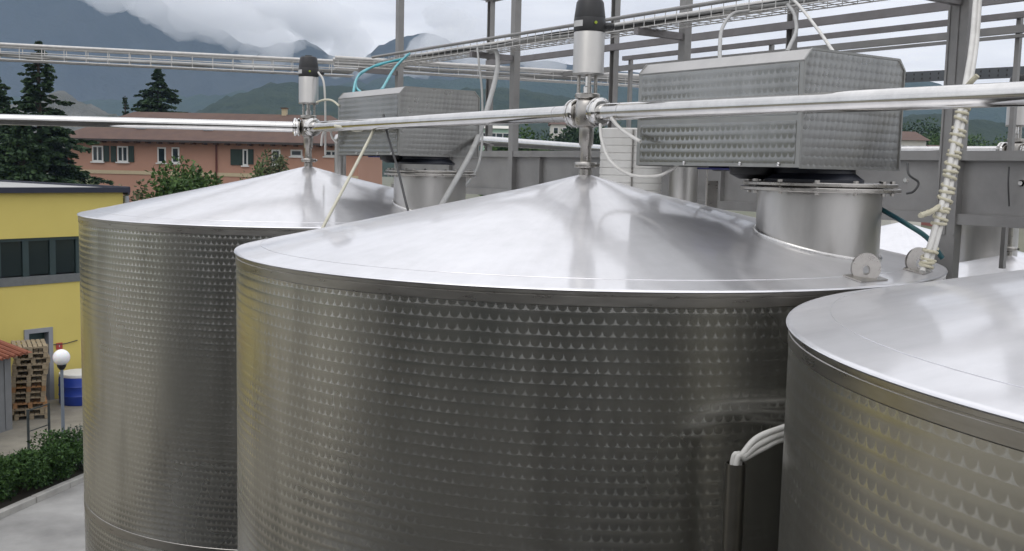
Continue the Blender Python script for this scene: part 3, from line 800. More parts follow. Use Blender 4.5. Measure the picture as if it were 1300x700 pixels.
# ribbed drum and stack behind the tank tip
rd = empty('ribbed_drum', (0, 0, 0)); q = P(800, 232, 6.05); rd.location = (q.x, q.y, 0)
tag(rd, 'pale ribbed drum standing behind the black-headed valve', 'drum')
ztop = P(800, 164, 6.05).z
prof = [(.02, ztop)]; zz = ztop
prof += [(.175, ztop), (.18, ztop - .006)]
k = 0
while zz > ztop - .55:
    prof += [(.18, zz - .012), (.1765, zz - .014), (.1765, zz - .018), (.18, zz - .02)] if k else [(.18, zz - .02)]
    zz -= .042; k += 1
prof += [(.18, .0)]
obj('drum_wall', L(prof, 40), M_pvc, rd, 30)
obj('strap', beam(nb(), Vector((-.012, -.181, ztop - .6)), Vector((-.012, -.181, ztop - .01)), .010, .014, (0, 1, 0)), M_cast, rd)
q = P(868, 225, 5.9)
sp_ = empty('vent_stack', (q.x, q.y, 0)); tag(sp_, 'short satin steel vent stack beneath the large hood', 'vent')
obj('stack_wall', L([(.08, .0), (.08, Z(.14)), (.07, Z(.15)), (.02, Z(.155))], 32), M_brush, sp_, 40)
q = P(1255, 300, 8.0)
sp_ = empty('vent_stack', (q.x, q.y, Z(-.9))); tag(sp_, 'broad satin steel stack under the catwalk girder by the long valve stem', 'vent')
obj('stack_wall', L([(.21, 0), (.21, .84)], 32), M_brush, sp_, 40)
obj('stack_cap', L([(.215, .83), (.215, .86), (.02, .88)], 32), M_brush, sp_, 40)
q = P(432, 205, 8.2)
sp_ = empty('vent_stack', (q.x, q.y, Z(-.25))); tag(sp_, 'slim round-capped vent stack beside the smaller hood', 'vent')
obj('stack_wall', L([(.045, 0), (.045, .44)], 24), M_brush, sp_, 40)
obj('stack_cap', L([(.05, .43), (.052, .45), (.04, .475), (.01, .485)], 24), M_pol, sp_, 40)
# small bracket box standing on the back of the middle tank
q = P(903, 255, 5.2)
bk = empty('bracket_plate', (q.x, q.y, q.z - .06)); tag(bk, 'small upright steel plate with a cable on the cone below the hood', 'bracket')
obj('plate', B(-.03, .03, -.004, .004, -.05, .16), M_cast, bk)
obj('rod', T([(-.028, -.012, -.05), (-.028, -.012, .34)], .005, 8), M_cast, bk)
# ================================================================== BUILDINGS
def frame_of(o, d, up=Vector((0, 0, 1))):
    d = Vector((d.x, d.y, 0)).normalized(); n = Vector((d.y, -d.x, 0))     # n points to the right of d
    return o, d, n
# ---- yellow building
M_yel = plain('yellow_render', (.66, .55, .155), (.61, .505, .14), .85, 0, .6, .08, 40)
M_fas = plain('dark_fascia', (.018, .022, .04), (.028, .03, .05), .4, .2, 2)
M_roofg = plain('roof_membrane', (.4, .4, .39), (.32, .32, .31), .8, 0, 1)
M_wgl = plain('window_glass', (.012, .02, .02), (.018, .028, .026), .06, 0, .5)
M_gfr = plain('green_metal_frame', (.035, .06, .06), (.03, .05, .05), .45, .2, 3)
M_door = plain('dark_green_door', (.02, .055, .05), (.016, .045, .042), .5, 0, 2)
M_grey = plain('grey_trim', (.3, .31, .33), (.25, .26, .28), .6, 0, 3)
yd = Vector((math.sin(math.radians(38)), math.cos(math.radians(38)), 0))
y0 = G(47, 511)
yb = empty('yellow_building', (y0.x, y0.y, 0), math.atan2(yd.y, yd.x)); tag(yb, 'flat-roofed yellow rendered building with a ribbon window and green door', 'building')
# local x along the facade (away to the right), local y = inwards (+y is left of d: away from the camera)
def onfac(px, py):                                 # photograph pixel -> local x, z on the facade plane
    d = ray(px, py); n = Vector((-yd.y, yd.x, 0)); o = Vector((0, 0, H))
    t = (y0 - o).dot(n) / d.dot(n); p = o + d * t
    return (p - Vector((y0.x, y0.y, 0))).dot(yd), p.z
xe, ztp = onfac(156, 241)
_, ztp2 = onfac(20, 244)
ytop = (ztp + ztp2) / 2
xl = -13.0
dl, dz1 = onfac(30, 419); dr, _ = onfac(66, 417)
_, wz1 = onfac(50, 302); _, wz0 = onfac(50, 361)
def panel(parent, name, x0, x1, z0, z1, y0_, y1_, mat, bev=0): return obj(name, B(x0, x1, y0_, y1_, z0, z1, bev), mat, parent)
wx1 = xe - .6
# wall pieces round the openings, butted end to end
panel(yb, 'wall', xl, xe, wz1, ytop, 0, .3, M_yel)
panel(yb, 'wall', xl, xe, dz1, wz0, 0, .3, M_yel)
panel(yb, 'wall', xl, dl, 0, dz1, 0, .3, M_yel)
panel(yb, 'wall', dr, xe, 0, dz1, 0, .3, M_yel)
panel(yb, 'wall', wx1, xe, wz0, wz1, 0, .3, M_yel)
panel(yb, 'wall', xe - .3, xe, 0, ytop, .3, 16, M_yel)
panel(yb, 'wall', xl, xe, 0, ytop, 16, 16.3, M_yel)
panel(yb, 'wall', xl, xl + .3, 0, ytop, .3, 16, M_yel)
rf = panel(yb, 'roof', xl - .1, xe + .1, ytop, ytop + .06, -.1, 16.4, M_roofg)
panel(rf, 'fascia', xl - .14, xe + .14, ytop - .05, ytop + .10, -.16, -.1, M_fas)
panel(rf, 'fascia', xe + .1, xe + .16, ytop - .12, ytop + .12, -.1, 16.4, M_fas)
panel(rf, 'fascia', xl, xe + .1, ytop - .12, ytop + .2, 16.4, 16.5, M_fas)
panel(yb, 'downpipe', xe + .02, xe + .14, 0, ytop - .15, -.12, -.02, M_grey, .03)
pw = abs(onfac(70, 330)[0] - onfac(37, 330)[0]); pane_n = int((wx1 - xl) / pw); pw = (wx1 - xl) / pane_n
for k in range(pane_n):
    a = xl + pw * k
    w = panel(yb, 'window', a + .09, a + pw - .09, wz0 + .26, wz1 - .09, .12, .16, M_wgl)
    panel(w, 'mullion', a - .08, a + .088, wz0 + .22, wz1, .07, .19, M_gfr)
panel(yb, 'window_sill', xl, wx1, wz0, wz0 + .22, -.03, .2, plain('sill_grey', (.15, .16, .16), (.12, .13, .13), .6))
panel(yb, 'window_head', xl, wx1, wz1 - .085, wz1 - .001, .05, .2, M_gfr)
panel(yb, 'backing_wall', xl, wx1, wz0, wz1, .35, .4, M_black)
dd_ = panel(yb, 'door', dl + .12, dr - .12, 0, dz1 - .12, .2, .26, M_door)
panel(dd_, 'door_handle', dr - .34, dr - .22, 1.0, 1.05, .15, .2, M_cast)
panel(yb, 'door_frame', dl, dl + .12, 0, dz1, -.05, .3, M_grey)
panel(yb, 'door_frame', dr - .12, dr, 0, dz1, -.05, .3, M_grey)
panel(yb, 'door_frame', dl + .12, dr - .12, dz1 - .12, dz1, -.05, .3, M_grey)
sx, sz = onfac(71, 440); sx2, _ = onfac(79, 440)
M_sign = plain('red_sign', (.45, .05, .04), (.4, .045, .035), .5)
sg = panel(yb, 'wall_sign', sx, sx2, sz - .09, sz + .09, -.02, -.001, M_sign)
panel(sg, 'sign_stripe', sx + .08, sx2 - .08, sz - .03, sz + .03, -.023, -.0205, M_white)
cx0, cz0 = onfac(66, 438); cx1, cz1 = onfac(98, 432)
obj('wall_cable', T(spline([Vector((cx0, -.02, cz0)), Vector(((cx0 + cx1) / 2, -.02, (cz0 + cz1) / 2 - .03)), Vector((cx1, -.02, cz1))], 5), .012, 6), M_cabk, yb)
# ---- pink house
M_pink = plain('salmon_render', (.43, .245, .178), (.4, .225, .16), .9, 0, .5)
M_tile = plain('brown_roof_tiles', (.125, .075, .055), (.09, .055, .045), .9, 0, 1.2, .3, 3)
M_pband = plain('cream_band', (.5, .42, .28), (.45, .38, .25), .85)
M_shut = plain('dark_green_shutter', (.012, .03, .022), (.015, .036, .026), .6)
M_wfr = plain('white_window_frame', (.72, .72, .7), (.65, .65, .63), .6)
M_dgl = plain('house_glass', (.015, .025, .03), (.02, .03, .035), .1)
DH = 78.0
hl = P(86, 200, DH); hr = P(455, 210, DH - 1.5)
hd = (hr - hl); hd.z = 0; hlen = hd.length; hd.normalize()
hs = empty('pink_house', (hl.x, hl.y, 0), math.atan2(hd.y, hd.x)); tag(hs, 'two-storey salmon house with dark shutters and long brown tiled roof', 'house')
def onh(px, py):
    d = ray(px, py); n = Vector((-hd.y, hd.x, 0)); o = Vector((0, 0, H))
    p = o + d * ((hl - o).dot(n) / d.dot(n)); return (p - hl).dot(hd), p.z
_, ez = onh(200, 178)
obj('wall', B(0, hlen, 0, 9, 0, ez), M_pink, hs)
_, rz = onh(250, 146)
rz += .35
bm = nb()
pts = [(-.7, -.9, ez - .02), (hlen + .7, -.9, ez - .02), (hlen + .7, 9.9, ez - .02), (-.7, 9.9, ez - .02)]
bot = [bm.verts.new(p) for p in pts]; r1 = bm.verts.new((3.2, 4.5, rz)); r2 = bm.verts.new((hlen - 3.2, 4.5, rz))
bm.faces.new(bot[::-1]); bm.faces.new((bot[0], bot[1], r2, r1)); bm.faces.new((bot[1], bot[2], r2)); bm.faces.new((bot[2], bot[3], r1, r2)); bm.faces.new((bot[3], bot[0], r1))
rf = obj('roof', bm, M_tile, hs)
panel(rf, 'gutter', -.75, hlen + .75, ez - .16, ez + .0, -1.02, -.9, plain('dark_gutter', (.03, .025, .022), (.04, .03, .028), .5))
rft = None
for k in range(28):
    a = -.5 + k * (hlen + 1) / 27
    if rft is None: rft = obj('rafter_end', B(0, .12, -.88, -.02, ez - .28, ez - .05), M_tile, hs, None, (a, 0, 0))
    else: again(rft, hs, (a, 0, 0))
for px, py in ((171, 166), (258, 168)):
    a, z = onh(px, py)
    k = (z - ez) / (rz - ez); yy = -.9 + 5.4 * k
    w = panel(rf, 'skylight', a - .35, a + .35, z + .15, z + .33, yy + .3, yy + .9, M_grey)
    panel(w, 'skylight_glass', a - .27, a + .27, z + .331, z + .34, yy + .36, yy + .84, M_dgl)
ca, cz = onh(339, 141)
panel(rf, 'chimney', ca - .18, ca + .18, rz - .5, rz + .45, 4.3, 4.7, M_pband)
panel(rf, 'chimney_cap', ca - .24, ca + .24, rz + .45, rz + .52, 4.2, 4.8, M_tile)
_, b1 = onh(150, 216.5); _, b0_ = onh(150, 221)
panel(hs, 'string_course', -.01, hlen, b0_, b1, -.06, -.001, M_pband)
da, _ = onh(275, 180); panel(hs, 'downpipe', da - .06, da + .06, 0, ez - .2, -.14, -.01, plain('red_downpipe', (.12, .03, .02), (.1, .025, .02), .5), .02)
da, _ = onh(85, 180); panel(hs, 'downpipe', .02, .14, 0, ez - .2, -.14, -.01, plain('maroon_downpipe', (.14, .03, .025), (.12, .025, .02), .5), .02)
def hwin(x0, x1, ytop_, ybot, split=None, sash=True):
    a, z1 = onh(x0, ytop_); b, z0 = onh(x1, ybot)
    w = obj('window', B(a, b, -.05, -.002, z0, z1), M_wfr, hs)
    f = .11
    n = 2 if sash else 1
    for k in range(n):
        q0 = a + f + (b - a - 2 * f + f) / n * k; q1 = q0 + (b - a - 2 * f - f * (n - 1)) / n
        obj('pane', B(q0, q1, -.062, -.051, z0 + f, z1 - f), M_dgl, w)
    obj('sill', B(a - .1, b + .1, -.16, -.002, z0 - .09, z0 - .001), M_wfr, w)
def hshut(x0, x1, y1_, y0_):
    a, z1 = onh(x0, y1_); b, z0 = onh(x1, y0_)
    s_ = obj('shutter', B(a, b, -.09, -.003, z0, z1), M_shut, hs)
    for k in range(8):
        z = z0 + .08 + (z1 - z0 - .16) * k / 7
        obj('slat', B(a + .06, b - .06, -.10, -.091, z - .05, z + .03), M_shut, s_)
hwin(117, 131.5, 185, 205.5); hshut(132, 139, 185, 205.5)
hshut(141, 148, 185.5, 206); hwin(149, 163, 185.5, 206); hshut(163.5, 170.5, 185.5, 206)
hwin(200, 211, 187, 207, sash=False); hwin(218, 228, 187, 207.5, sash=False)
hshut(293, 308, 189.5, 210); hwin(308.3, 315, 189.5, 210.5, sash=False); hshut(315.3, 322, 189.5, 209)
hwin(345, 356, 190, 210, sash=False)
hwin(369, 384, 190, 199, sash=False); hwin(412, 430, 191, 199)
# ---- pale green house and a white block in the distance
def far_house(px0, px1, pyt, D, h, label, wall, nwin=3, roofm=None, dep=9, floors=2):
    a, b = P(px0, pyt, D), P(px1, pyt, D)
    t = empty('far_house', (a.x, a.y, 0)); tag(t, label, 'house', 'houses beyond the tanks')
    w_ = b.x - a.x; zt_ = a.z
    obj('wall', B(0, w_, 0, dep, 0, zt_), wall, t)
    bm = nb(); poly_prism(bm, [(-.4, zt_), (dep + .4, zt_), (dep / 2, zt_ + h)], lambda u, v_, d: Vector((d, u, v_)), -.4, w_ + .4)
    obj('roof', bm, roofm or M_tile, t)
    for f_ in range(floors):
        z = zt_ - 1.9 - 3 * f_
        for k in range(nwin):
            x = w_ * (k + .5) / nwin
            w = obj('window', B(x - .5, x + .5, -.05, -.002, z, z + 1.3), M_wfr, t)
            obj('pane', B(x - .4, x + .4, -.065, -.051, z + .1, z + 1.2), M_dgl, w)
    return t
M_mint = plain('mint_render', (.36, .5, .4), (.33, .46, .37), .9, 0, 1)
M_offw = plain('off_white_render', (.6, .58, .53), (.55, .53, .48), .9, 0, 1)
far_house(613, 647, 163, 150, .6, 'small mint green house beyond the catwalk', M_mint, 4, M_offw)
far_house(700, 735, 158, 210, 1.6, 'pale house behind the leafy trees', M_offw)
far_house(1138, 1176, 178, 120, 1.2, 'pale house with brown roof beyond the large hood', M_offw, 4)
far_house(1196, 1255, 193, 140, 1.0, 'low red-roofed house beyond the tied conduit', plain('red_render', (.3, .1, .08), (.26, .09, .07), .9), 5, M_tile, floors=1)
# ---- shed with terracotta roof
M_sheet = plain('grey_sheet', (.22, .225, .23), (.18, .185, .19), .55, .3, 3)
M_terra = plain('terracotta_tiles', (.26, .09, .05), (.2, .07, .04), .85, 0, 4, .2, 20)
p0 = G(16, 545); 
sh = empty('storage_shed', (p0.x, p0.y, 0), kang); tag(sh, 'grey sheet-metal shed with terracotta roof beside the pallet stack', 'shed')
zs = P(14, 449, p0.y).z
SW, SD = 3.2, 2.6
obj('wall', B(-SW, 0, 0, SD, 0, zs), M_sheet, sh)
for k in range(12):
    obj('rib', B(-SW + .1 + k * .26, -SW + .16 + k * .26, -.02, -.001, .05, zs - .05), M_sheet, sh)
bm = nb(); poly_prism(bm, [(-.3, zs - .02), (SD + .3, zs - .02), (SD / 2, zs + .42)], lambda u, v_, d: Vector((d, u, v_)), -SW - .3, .42)
rf = obj('roof', bm, M_terra, sh)
for k in range(18):
    x = -SW - .2 + k * .21
    obj('tile_row', T([Vector((x, -.33, zs + .0)), Vector((x, SD / 2, zs + .45))], .05, 6), M_terra, rf, 60)
# ---- pallet stack
M_wood = plain('weathered_pine', (.36, .29, .19), (.22, .175, .12), .9, 0, 5, .2, 60, stretch=(1, 1, 6))
M_wood2 = plain('orange_pine', (.36, .19, .08), (.28, .15, .07), .9, 0, 5)
def make_pallet():
    t = empty('pallet', (0, 0, 0))
    for k in range(7): obj('top_board', B(-.6, .6, -.4 + k * .1167, -.31 + k * .1167, .122, .144), M_wood, t)
    for k in range(3): obj('cross_board', B(-.6 + k * .5275, -.455 + k * .5275, -.4, .4, .1, .1215), M_wood, t)
    for i in range(3):
        obj('bottom_board', B(-.6, .6, -.4 + i * .35, -.3 + i * .35, 0, .021), M_wood, t)
        for j in range(3): obj('block', B(-.6 + j * .5275, -.455 + j * .5275, -.4 + i * .35, -.3 + i * .35, .0215, .0995), M_wood, t)
    return t
pp0 = G(32, 530); pp1 = P(32, 437, pp0.y)
npal = max(8, min(15, round(pp1.z / .146)))
proto = make_pallet()
names = 'topmost second third fourth fifth sixth seventh eighth ninth tenth eleventh twelfth thirteenth fourteenth fifteenth'.split()
for k in range(npal):
    o = proto if k == 0 else copy_tree(proto)
    o.location = (pp0.x + rnd.uniform(-.06, .06), pp0.y + rnd.uniform(-.05, .05) + .3, .01 + .1445 * k)
    o.rotation_euler = (0, 0, math.radians(116) + rnd.uniform(-.07, .07))
    tag(o, 'wooden pallet by the green door, %s from the top of its stack' % names[npal - 1 - k] if k < npal - 1 else 'wooden pallet by the green door, topmost of its stack', 'pallet', 'pallets stacked by the green door')
    if k in (2, 5):
        for c in o.children:
            if k: c.data = c.data.copy(); c.data.materials[0] = M_wood2
# ---- blue drum
q = G(101, 511)
M_bdrum = plain('blue_plastic_drum', (.015, .05, .33), (.012, .04, .27), .4, 0, 3)
bd_ = empty('blue_drum', (q.x, q.y, 0)); tag(bd_, 'large blue plastic drum with white lid against the yellow wall', 'drum')
dh = P(92, 475, q.y).z; dr_ = .52
obj('drum_body', L([(dr_ * .94, 0), (dr_, .05), (dr_, dh * .3), (dr_ * 1.03, dh * .33), (dr_, dh * .36), (dr_, dh * .63), (dr_ * 1.03, dh * .66), (dr_, dh * .69), (dr_, dh - .08), (dr_ * .95, dh)], 40), M_bdrum, bd_, 40)
obj('lid', L([(dr_ * .97, dh - .02), (dr_ * .99, dh + .02), (dr_ * .97, dh + .06), (.05, dh + .08)], 40), M_wfr, bd_, 40)
# leaning brown crates beyond the drum
q2 = G(96, 505)
for k in range(4):
    cr = empty('wooden_crate', (q2.x + .25, q2.y + 1.2, .01 + k * .72), kang + .2 * k); tag(cr, 'brown slatted crate behind the blue drum, %s of its stack' % ['lowest', 'second', 'third', 'topmost'][k], 'crate', 'crates behind the blue drum')
    for i in range(4):
        for s_ in (-1, 1):
            obj('slat', B(-.55, .55, s_ * .4 - .012, s_ * .4 + .012, .03 + i * .17, .15 + i * .17), M_wood2, cr)
            obj('slat', B(s_ * .55 - .012, s_ * .55 + .012, -.38, .38, .03 + i * .17, .15 + i * .17), M_wood2, cr)
    obj('base', B(-.54, .54, -.385, .385, .0, .028), M_wood2, cr)
# ---- globe lamp
q = G(81, 585)
lm = empty('street_lamp', (q.x, q.y, 0)); tag(lm, 'white globe lamp on a thin grey pole by the hedge', 'lamp')
lz = P(80, 454, q.y).z; lr = .18
obj('pole', L([(.07, 0), (.07, .3), (.038, .32), (.034, lz - lr)], 20), plain('grey_pole_paint', (.2, .23, .27), (.17, .2, .24), .5, .2), lm, 40)
obj('collar', L([(.05, lz - lr - .09), (.09, lz - lr - .03), (.1, lz - lr + .02), (.05, lz - lr + .03)], 20), M_black, lm, 40)
bm = nb(); bmesh.ops.create_uvsphere(bm, u_segments=28, v_segments=18, radius=lr)
mgl, nt, b = new_mat('opal_globe'); b.inputs['Base Color'].default_value = (.85, .85, .86, 1); b.inputs['Roughness'].default_value = .25; b.inputs['Subsurface Weight'].default_value = .3
obj('globe', bm, mgl, lm, 60, (0, 0, lz))
# ---- thin gate posts behind the hedge
q = G(63, 566)
gt = empty('wire_gate', (q.x, q.y, 0), kang); tag(gt, 'thin dark gate frame behind the hedge, before the pallets', 'gate')
M_gate = plain('gate_paint', (.04, .05, .05), (.06, .07, .07), .5, .3)
hz = P(63, 512, q.y).z
obj('post', L([(.03, 0), (.03, hz)], 10), M_gate, gt, 40)
obj('post', L([(.03, 0), (.03, hz)], 10, (-.7, 0, 0)), M_gate, gt, 40)
obj('top_bar', beam(nb(), (-.7, 0, hz - .02), (0.02, 0, hz - .02), .025, .025), M_gate, gt)
obj('middle_bar', beam(nb(), (-.67, 0, hz * .5), (-.03, 0, hz * .5), .02, .02), M_gate, gt)
# ---- unseen hall, added behind the viewer to darken the tank wall reflections
M_hall = plain('hall_wall', (.2, .19, .17), (.155, .15, .135), .8, 0, .4)
hall = empty('unseen_hall', (4, -11, 0), math.radians(-32)); tag(hall, 'long unseen hall added behind the viewer to darken the tank walls', 'building')
obj('wall', B(-22, 22, -8, 0, 0, 7.2), M_hall, hall)
obj('roof', B(-22.4, 22.4, -8.4, .4, 7.2, 7.5), M_fas, hall)
for k in range(-2, 6):
    w = obj('window', B(-7 + k * 5, -4.6 + k * 5, .002, .06, 3.8, 5.4), M_gfr, hall); obj('pane', B(-6.85 + k * 5, -4.75 + k * 5, .061, .075, 3.95, 5.25), M_wgl, w)
# ================================================================== PLANTS
def leaf_mat(name, c1, c2, c3):
    m, nt, b = new_mat(name)
    g = nt.nodes.new('ShaderNodeNewGeometry')
    f = noise_node(nt, coords(nt), .9, 3)
    a = E(nt, g.outputs['Random Per Island']) * .6 + E(nt, f) * .5 - .05
    nt.links.new(ramp(nt, a.k, [(.15, c1), (.5, c2), (.85, c3)]), b.inputs['Base Color'])
    b.inputs['Roughness'].default_value = .7
    b.inputs['Specular IOR Level'].default_value = .3
    return m
M_con = leaf_mat('conifer_needles', (.012, .028, .012), (.022, .05, .018), (.045, .085, .026))
M_leaf = leaf_mat('broad_leaves', (.022, .05, .012), (.045, .095, .02), (.085, .14, .035))
M_hedge = leaf_mat('hedge_leaves', (.012, .034, .006), (.025, .065, .01), (.05, .105, .02))
M_sage = leaf_mat('grey_green_leaves', (.05, .065, .05), (.09, .105, .085), (.14, .15, .12))
M_olive = leaf_mat('pale_leaves', (.05, .07, .03), (.09, .11, .05), (.14, .15, .08))
M_bark = plain('bark', (.06, .045, .03), (.035, .027, .02), .95, 0, 6, .5, 30)
def leaf_quad(bm, p, d, n, l, w):
    s_ = d.cross(n)
    if s_.length < 1e-4: return
    s_.normalize()
    a = bm.verts.new(p); b = bm.verts.new(p + d * (l * .5) + s_ * (w * .5)); c = bm.verts.new(p + d * l); e = bm.verts.new(p + d * (l * .5) - s_ * (w * .5))
    bm.faces.new((a, b, c, e))
def rvec(r): 
    while True:
        v = Vector((r.uniform(-1, 1), r.uniform(-1, 1), r.uniform(-1, 1)))
        if .05 < v.length < 1: return v.normalized()
def conifer(base, h, rad, label, seed, name='conifer_tree', mat=None, dens=1.0, low=.08):
    r = random.Random(seed)
    t = empty(name, base); tag(t, label, 'tree', 'conifers by the house')
    bt = nb(); tube(bt, [(0, 0, 0), (.03 * h * r.uniform(-.3, .3), 0, h * .5), (0, 0, h)], [.022 * h, .014 * h, .003 * h], 8)
    bl_ = nb()
    nwh = int(46 * dens)
    for k in range(nwh):
        f = low + (1 - low) * (k + r.random() * .6) / nwh
        z = h * f; rr = rad * (1 - f) ** .95 * r.uniform(.5, 1.25) + .06
        nbch = int(5 + 3 * (1 - f))
        for j in range(nbch):
            a = r.uniform(0, 2 * PI); ln_ = rr * r.uniform(.55, 1.1)
            dirv = Vector((math.cos(a), math.sin(a), r.uniform(.02, .22)))
            pts = [Vector((0, 0, z)) + dirv * (ln_ * s_) + Vector((0, 0, -.16 * ln_ * s_ * s_)) for s_ in (0, .35, .7, 1)]
            tube(bt, pts, [.02 + .006 * ln_, .02, .014, .006], 4, False)
            nn = int((14 + 15 * ln_) * dens)
            for i in range(nn):
                s_ = .12 + .88 * math.sqrt(r.random())
                p = Vector((0, 0, z)) + dirv * (ln_ * s_) + Vector((0, 0, -.16 * ln_ * s_ * s_))
                side = Vector((-math.sin(a), math.cos(a), 0)) * r.choice((-1, 1))
                d = (side * r.uniform(.3, 1) + dirv * r.uniform(.2, .9) + Vector((0, 0, r.uniform(-.5, .1)))).normalized()
                leaf_quad(bl_, p, d, rvec(r), r.uniform(.35, .8) * (.5 + .12 * rad) * (1.15 - .5 * s_) * (.3 + .7 * min(1, 1.6 * (1 - f))), r.uniform(.14, .30))
    obj('trunk', bt, M_bark, t, 60); obj('crown', bl_, mat or M_con, t)
    return t
def broadleaf(base, h, rx, label, seed, mat=None, name='leafy_tree', cat='tree', nl=2600, leaf=.2, trunk=.25, clumps=14, group=None, rz_=None):
    r = random.Random(seed)
    t = empty(name, base); tag(t, label, cat, group)
    ch = h * (1 - trunk)
    cs = []
    for k in range(clumps):
        v = rvec(r) * (r.random() ** .4)
        cs.append((Vector((v.x * rx * .72, v.y * rx * .72, h * trunk + ch * .5 + v.z * ch * .36)), r.uniform(.3, .52)))
    bt = nb()
    tube(bt, [(0, 0, 0), (0, 0, h * trunk * .7), (.05 * rx, 0, h * (trunk + .25))], [.03 * h + .02, .024 * h + .015, .01], 8)
    for c, s_ in cs:
        tube(bt, [Vector((0, 0, h * trunk * .6)), Vector((c.x * .4, c.y * .4, (h * trunk + c.z) / 2)), c], [.014 * h + .01, .01 * h + .006, .006], 5, False)
    bl_ = nb()
    per = nl // clumps
    for c, s_ in cs:
        for k in range(per):
            v = rvec(r) * (r.random() ** .33)
            p = c + Vector((v.x * rx * s_, v.y * rx * s_, v.z * ch * s_ * .55)) 
            p += Vector((0, 0, .0))
            if p.z < .05: p.z = r.uniform(.05, .3)
            d = (rvec(r) + v * .8 + Vector((0, 0, -.1))).normalized()
            leaf_quad(bl_, p, d, rvec(r), leaf * r.uniform(.6, 1.3), leaf * r.uniform(.35, .7))
    obj('stem' if cat != 'tree' else 'trunk', bt, M_bark, t, 60); obj('foliage' if cat != 'tree' else 'crown', bl_, mat or M_leaf, t)
    return t
def gp(px, D):
    q = P(px, 200, D); return Vector((q.x, q.y, 0))
def hp(py, px, D): return P(px, py, D).z
conifer(gp(52, 62), hp(52, 52, 62), 5.4, 'tall dark conifer with a spindly tip beside the pink house', 3, dens=1.45)
conifer(gp(-6, 66), hp(82, -6, 66), 6.0, 'broad dark conifer next to the spindly-tipped one', 5, dens=1.45)
conifer(gp(30, 48), hp(150, 30, 48), 4.4, 'low dense conifer behind the flat roof of the yellow building', 6, dens=1.4)
conifer(gp(202, 100), hp(88, 202, 100), 9.5, 'broad layered conifer rising behind the ridge of the pink house', 8, dens=1.5, low=.35)
conifer(gp(160, 98), hp(122, 160, 98), 3.0, 'small conifer behind the ridge of the pink house', 9)
broadleaf(gp(240, 40), hp(198, 240, 40), 1.8, 'dark leafy tree before the house wall near the downpipe', 21, nl=15000, leaf=.22, clumps=26)
broadleaf(gp(215, 38), hp(215, 215, 38), 1.3, 'rounded leafy shrub at the foot of the house tree', 22, nl=7000, leaf=.2)
broadleaf(gp(166, 42), hp(213, 166, 42), .75, 'narrow grey-green shrub at the corner of the yellow building', 23, M_olive, nl=3500, leaf=.18)
broadleaf(gp(345, 52), hp(180, 345, 52), 1.0, 'pale slender tree before the shuttered window', 24, M_olive, nl=5000, leaf=.2, trunk=.35)
broadleaf(gp(112, 50), hp(221, 112, 50), 2.2, 'low brownish shrub along the house wall', 25, M_olive, nl=5000, leaf=.2, trunk=.1)
broadleaf(gp(320, 48), hp(207, 320, 48), .9, 'small shrub beside the slender pale tree', 26, M_leaf, nl=900, leaf=.18)
for k, (px, D, py, rx, lab) in enumerate(((668, 110, 160, 3.2, 'bright leafy tree next to the mint green house'), (705, 120, 150, 4.4, 'dark leafy tree left of the black-headed valve stem'), (738, 118, 153, 3.8, 'dark leafy tree behind the black-headed valve'), (628, 100, 185, 1.4, 'small shrub below the mint green house'),
        (1150, 160, 143, 7, 'dark tree mass beyond the large hood'), (1215, 170, 160, 7, 'rounded green tree beyond the tied conduit'), (1180, 150, 165, 5, 'dark tree beside the thick catwalk post'), (1275, 160, 172, 6, 'green tree behind the long-stemmed valve'), (785, 125, 150, 4.5, 'leafy tree hidden by the ribbed drum'))):
    b_ = broadleaf(gp(px, D), hp(py, px, D), rx, lab, 40 + k, M_leaf if k not in (1, 2, 4) else M_con, nl=9000, leaf=.5, clumps=20, trunk=.15)
# hedge by the road: individual shrubs
for k in range(9):
    a = -1.2 + k * .62
    c = K(a, .66 + rnd.uniform(-.08, .08))
    sage = a > 2.6
    lab = 'bright green clipped shrub in the hedge by the kerb' if not sage else 'grey-green loose shrub at the lamp foot by the kerb'
    broadleaf(Vector((c.x, c.y, .02)), (.95 + rnd.uniform(-.08, .1)) if not sage else .8 + rnd.uniform(-.1, .15), .62, lab, 70 + k, M_sage if sage else M_hedge, 'hedge_shrub', 'shrub', nl=5200 if not sage else 2200, leaf=.075, trunk=.02, clumps=18, group='hedge by the kerb' if not sage else 'shrubs at the lamp foot')
# ================================================================== HILLS, MOUNTAINS, CLOUD, HAZE
def terrain(name, pts, D, front, back, mat, label, rough=.02, nx=160, ny=26, seed=0, crest_noise=0.0):
    """ridge through the sight lines of pts (pixel x, y) at distance D, sloping down front and back"""
    bm = nb(); rows = []
    xs = [p[0] for p in pts]
    for i in range(nx + 1):
        px = xs[0] + (xs[-1] - xs[0]) * i / nx
        for (a, b) in zip(pts, pts[1:]):
            if a[0] <= px <= b[0]:
                f = (px - a[0]) / (b[0] - a[0]); f = f * f * (3 - 2 * f) * .5 + f * .5
                py = a[1] + (b[1] - a[1]) * f; break
        q = P(px, py, D); hgt = max(q.z, 1)
        col = []
        for j in range(ny + 1):
            s_ = j / ny
            if s_ < .7:
                g = s_ / .7; y = D - front * (1 - g); z = hgt * (g ** 1.25)
            else:
                g = (s_ - .7) / .3; y = D + back * g; z = hgt * (1 - g)
            x = q.x * (.35 * (y / D) + .65)
            am = hgt * rough * (1 if .02 < s_ < .98 else 0)
            sc_ = 3.0 / max(hgt, 20)
            nz = mnoise.fractal(Vector((x * sc_ + seed, y * sc_, seed * 1.7)), 1.0, 2.1, 5)
            col.append(bm.verts.new((x, y, max(-.5, z + nz * am * (1.0 if s_ < .66 else .35 + crest_noise)))))
        rows.append(col)
    for a, b in zip(rows, rows[1:]):
        for j in range(ny): bm.faces.new((a[j], b[j], b[j + 1], a[j + 1]))
    return tag(obj(name, bm, mat, None, 180), label, kind='structure')
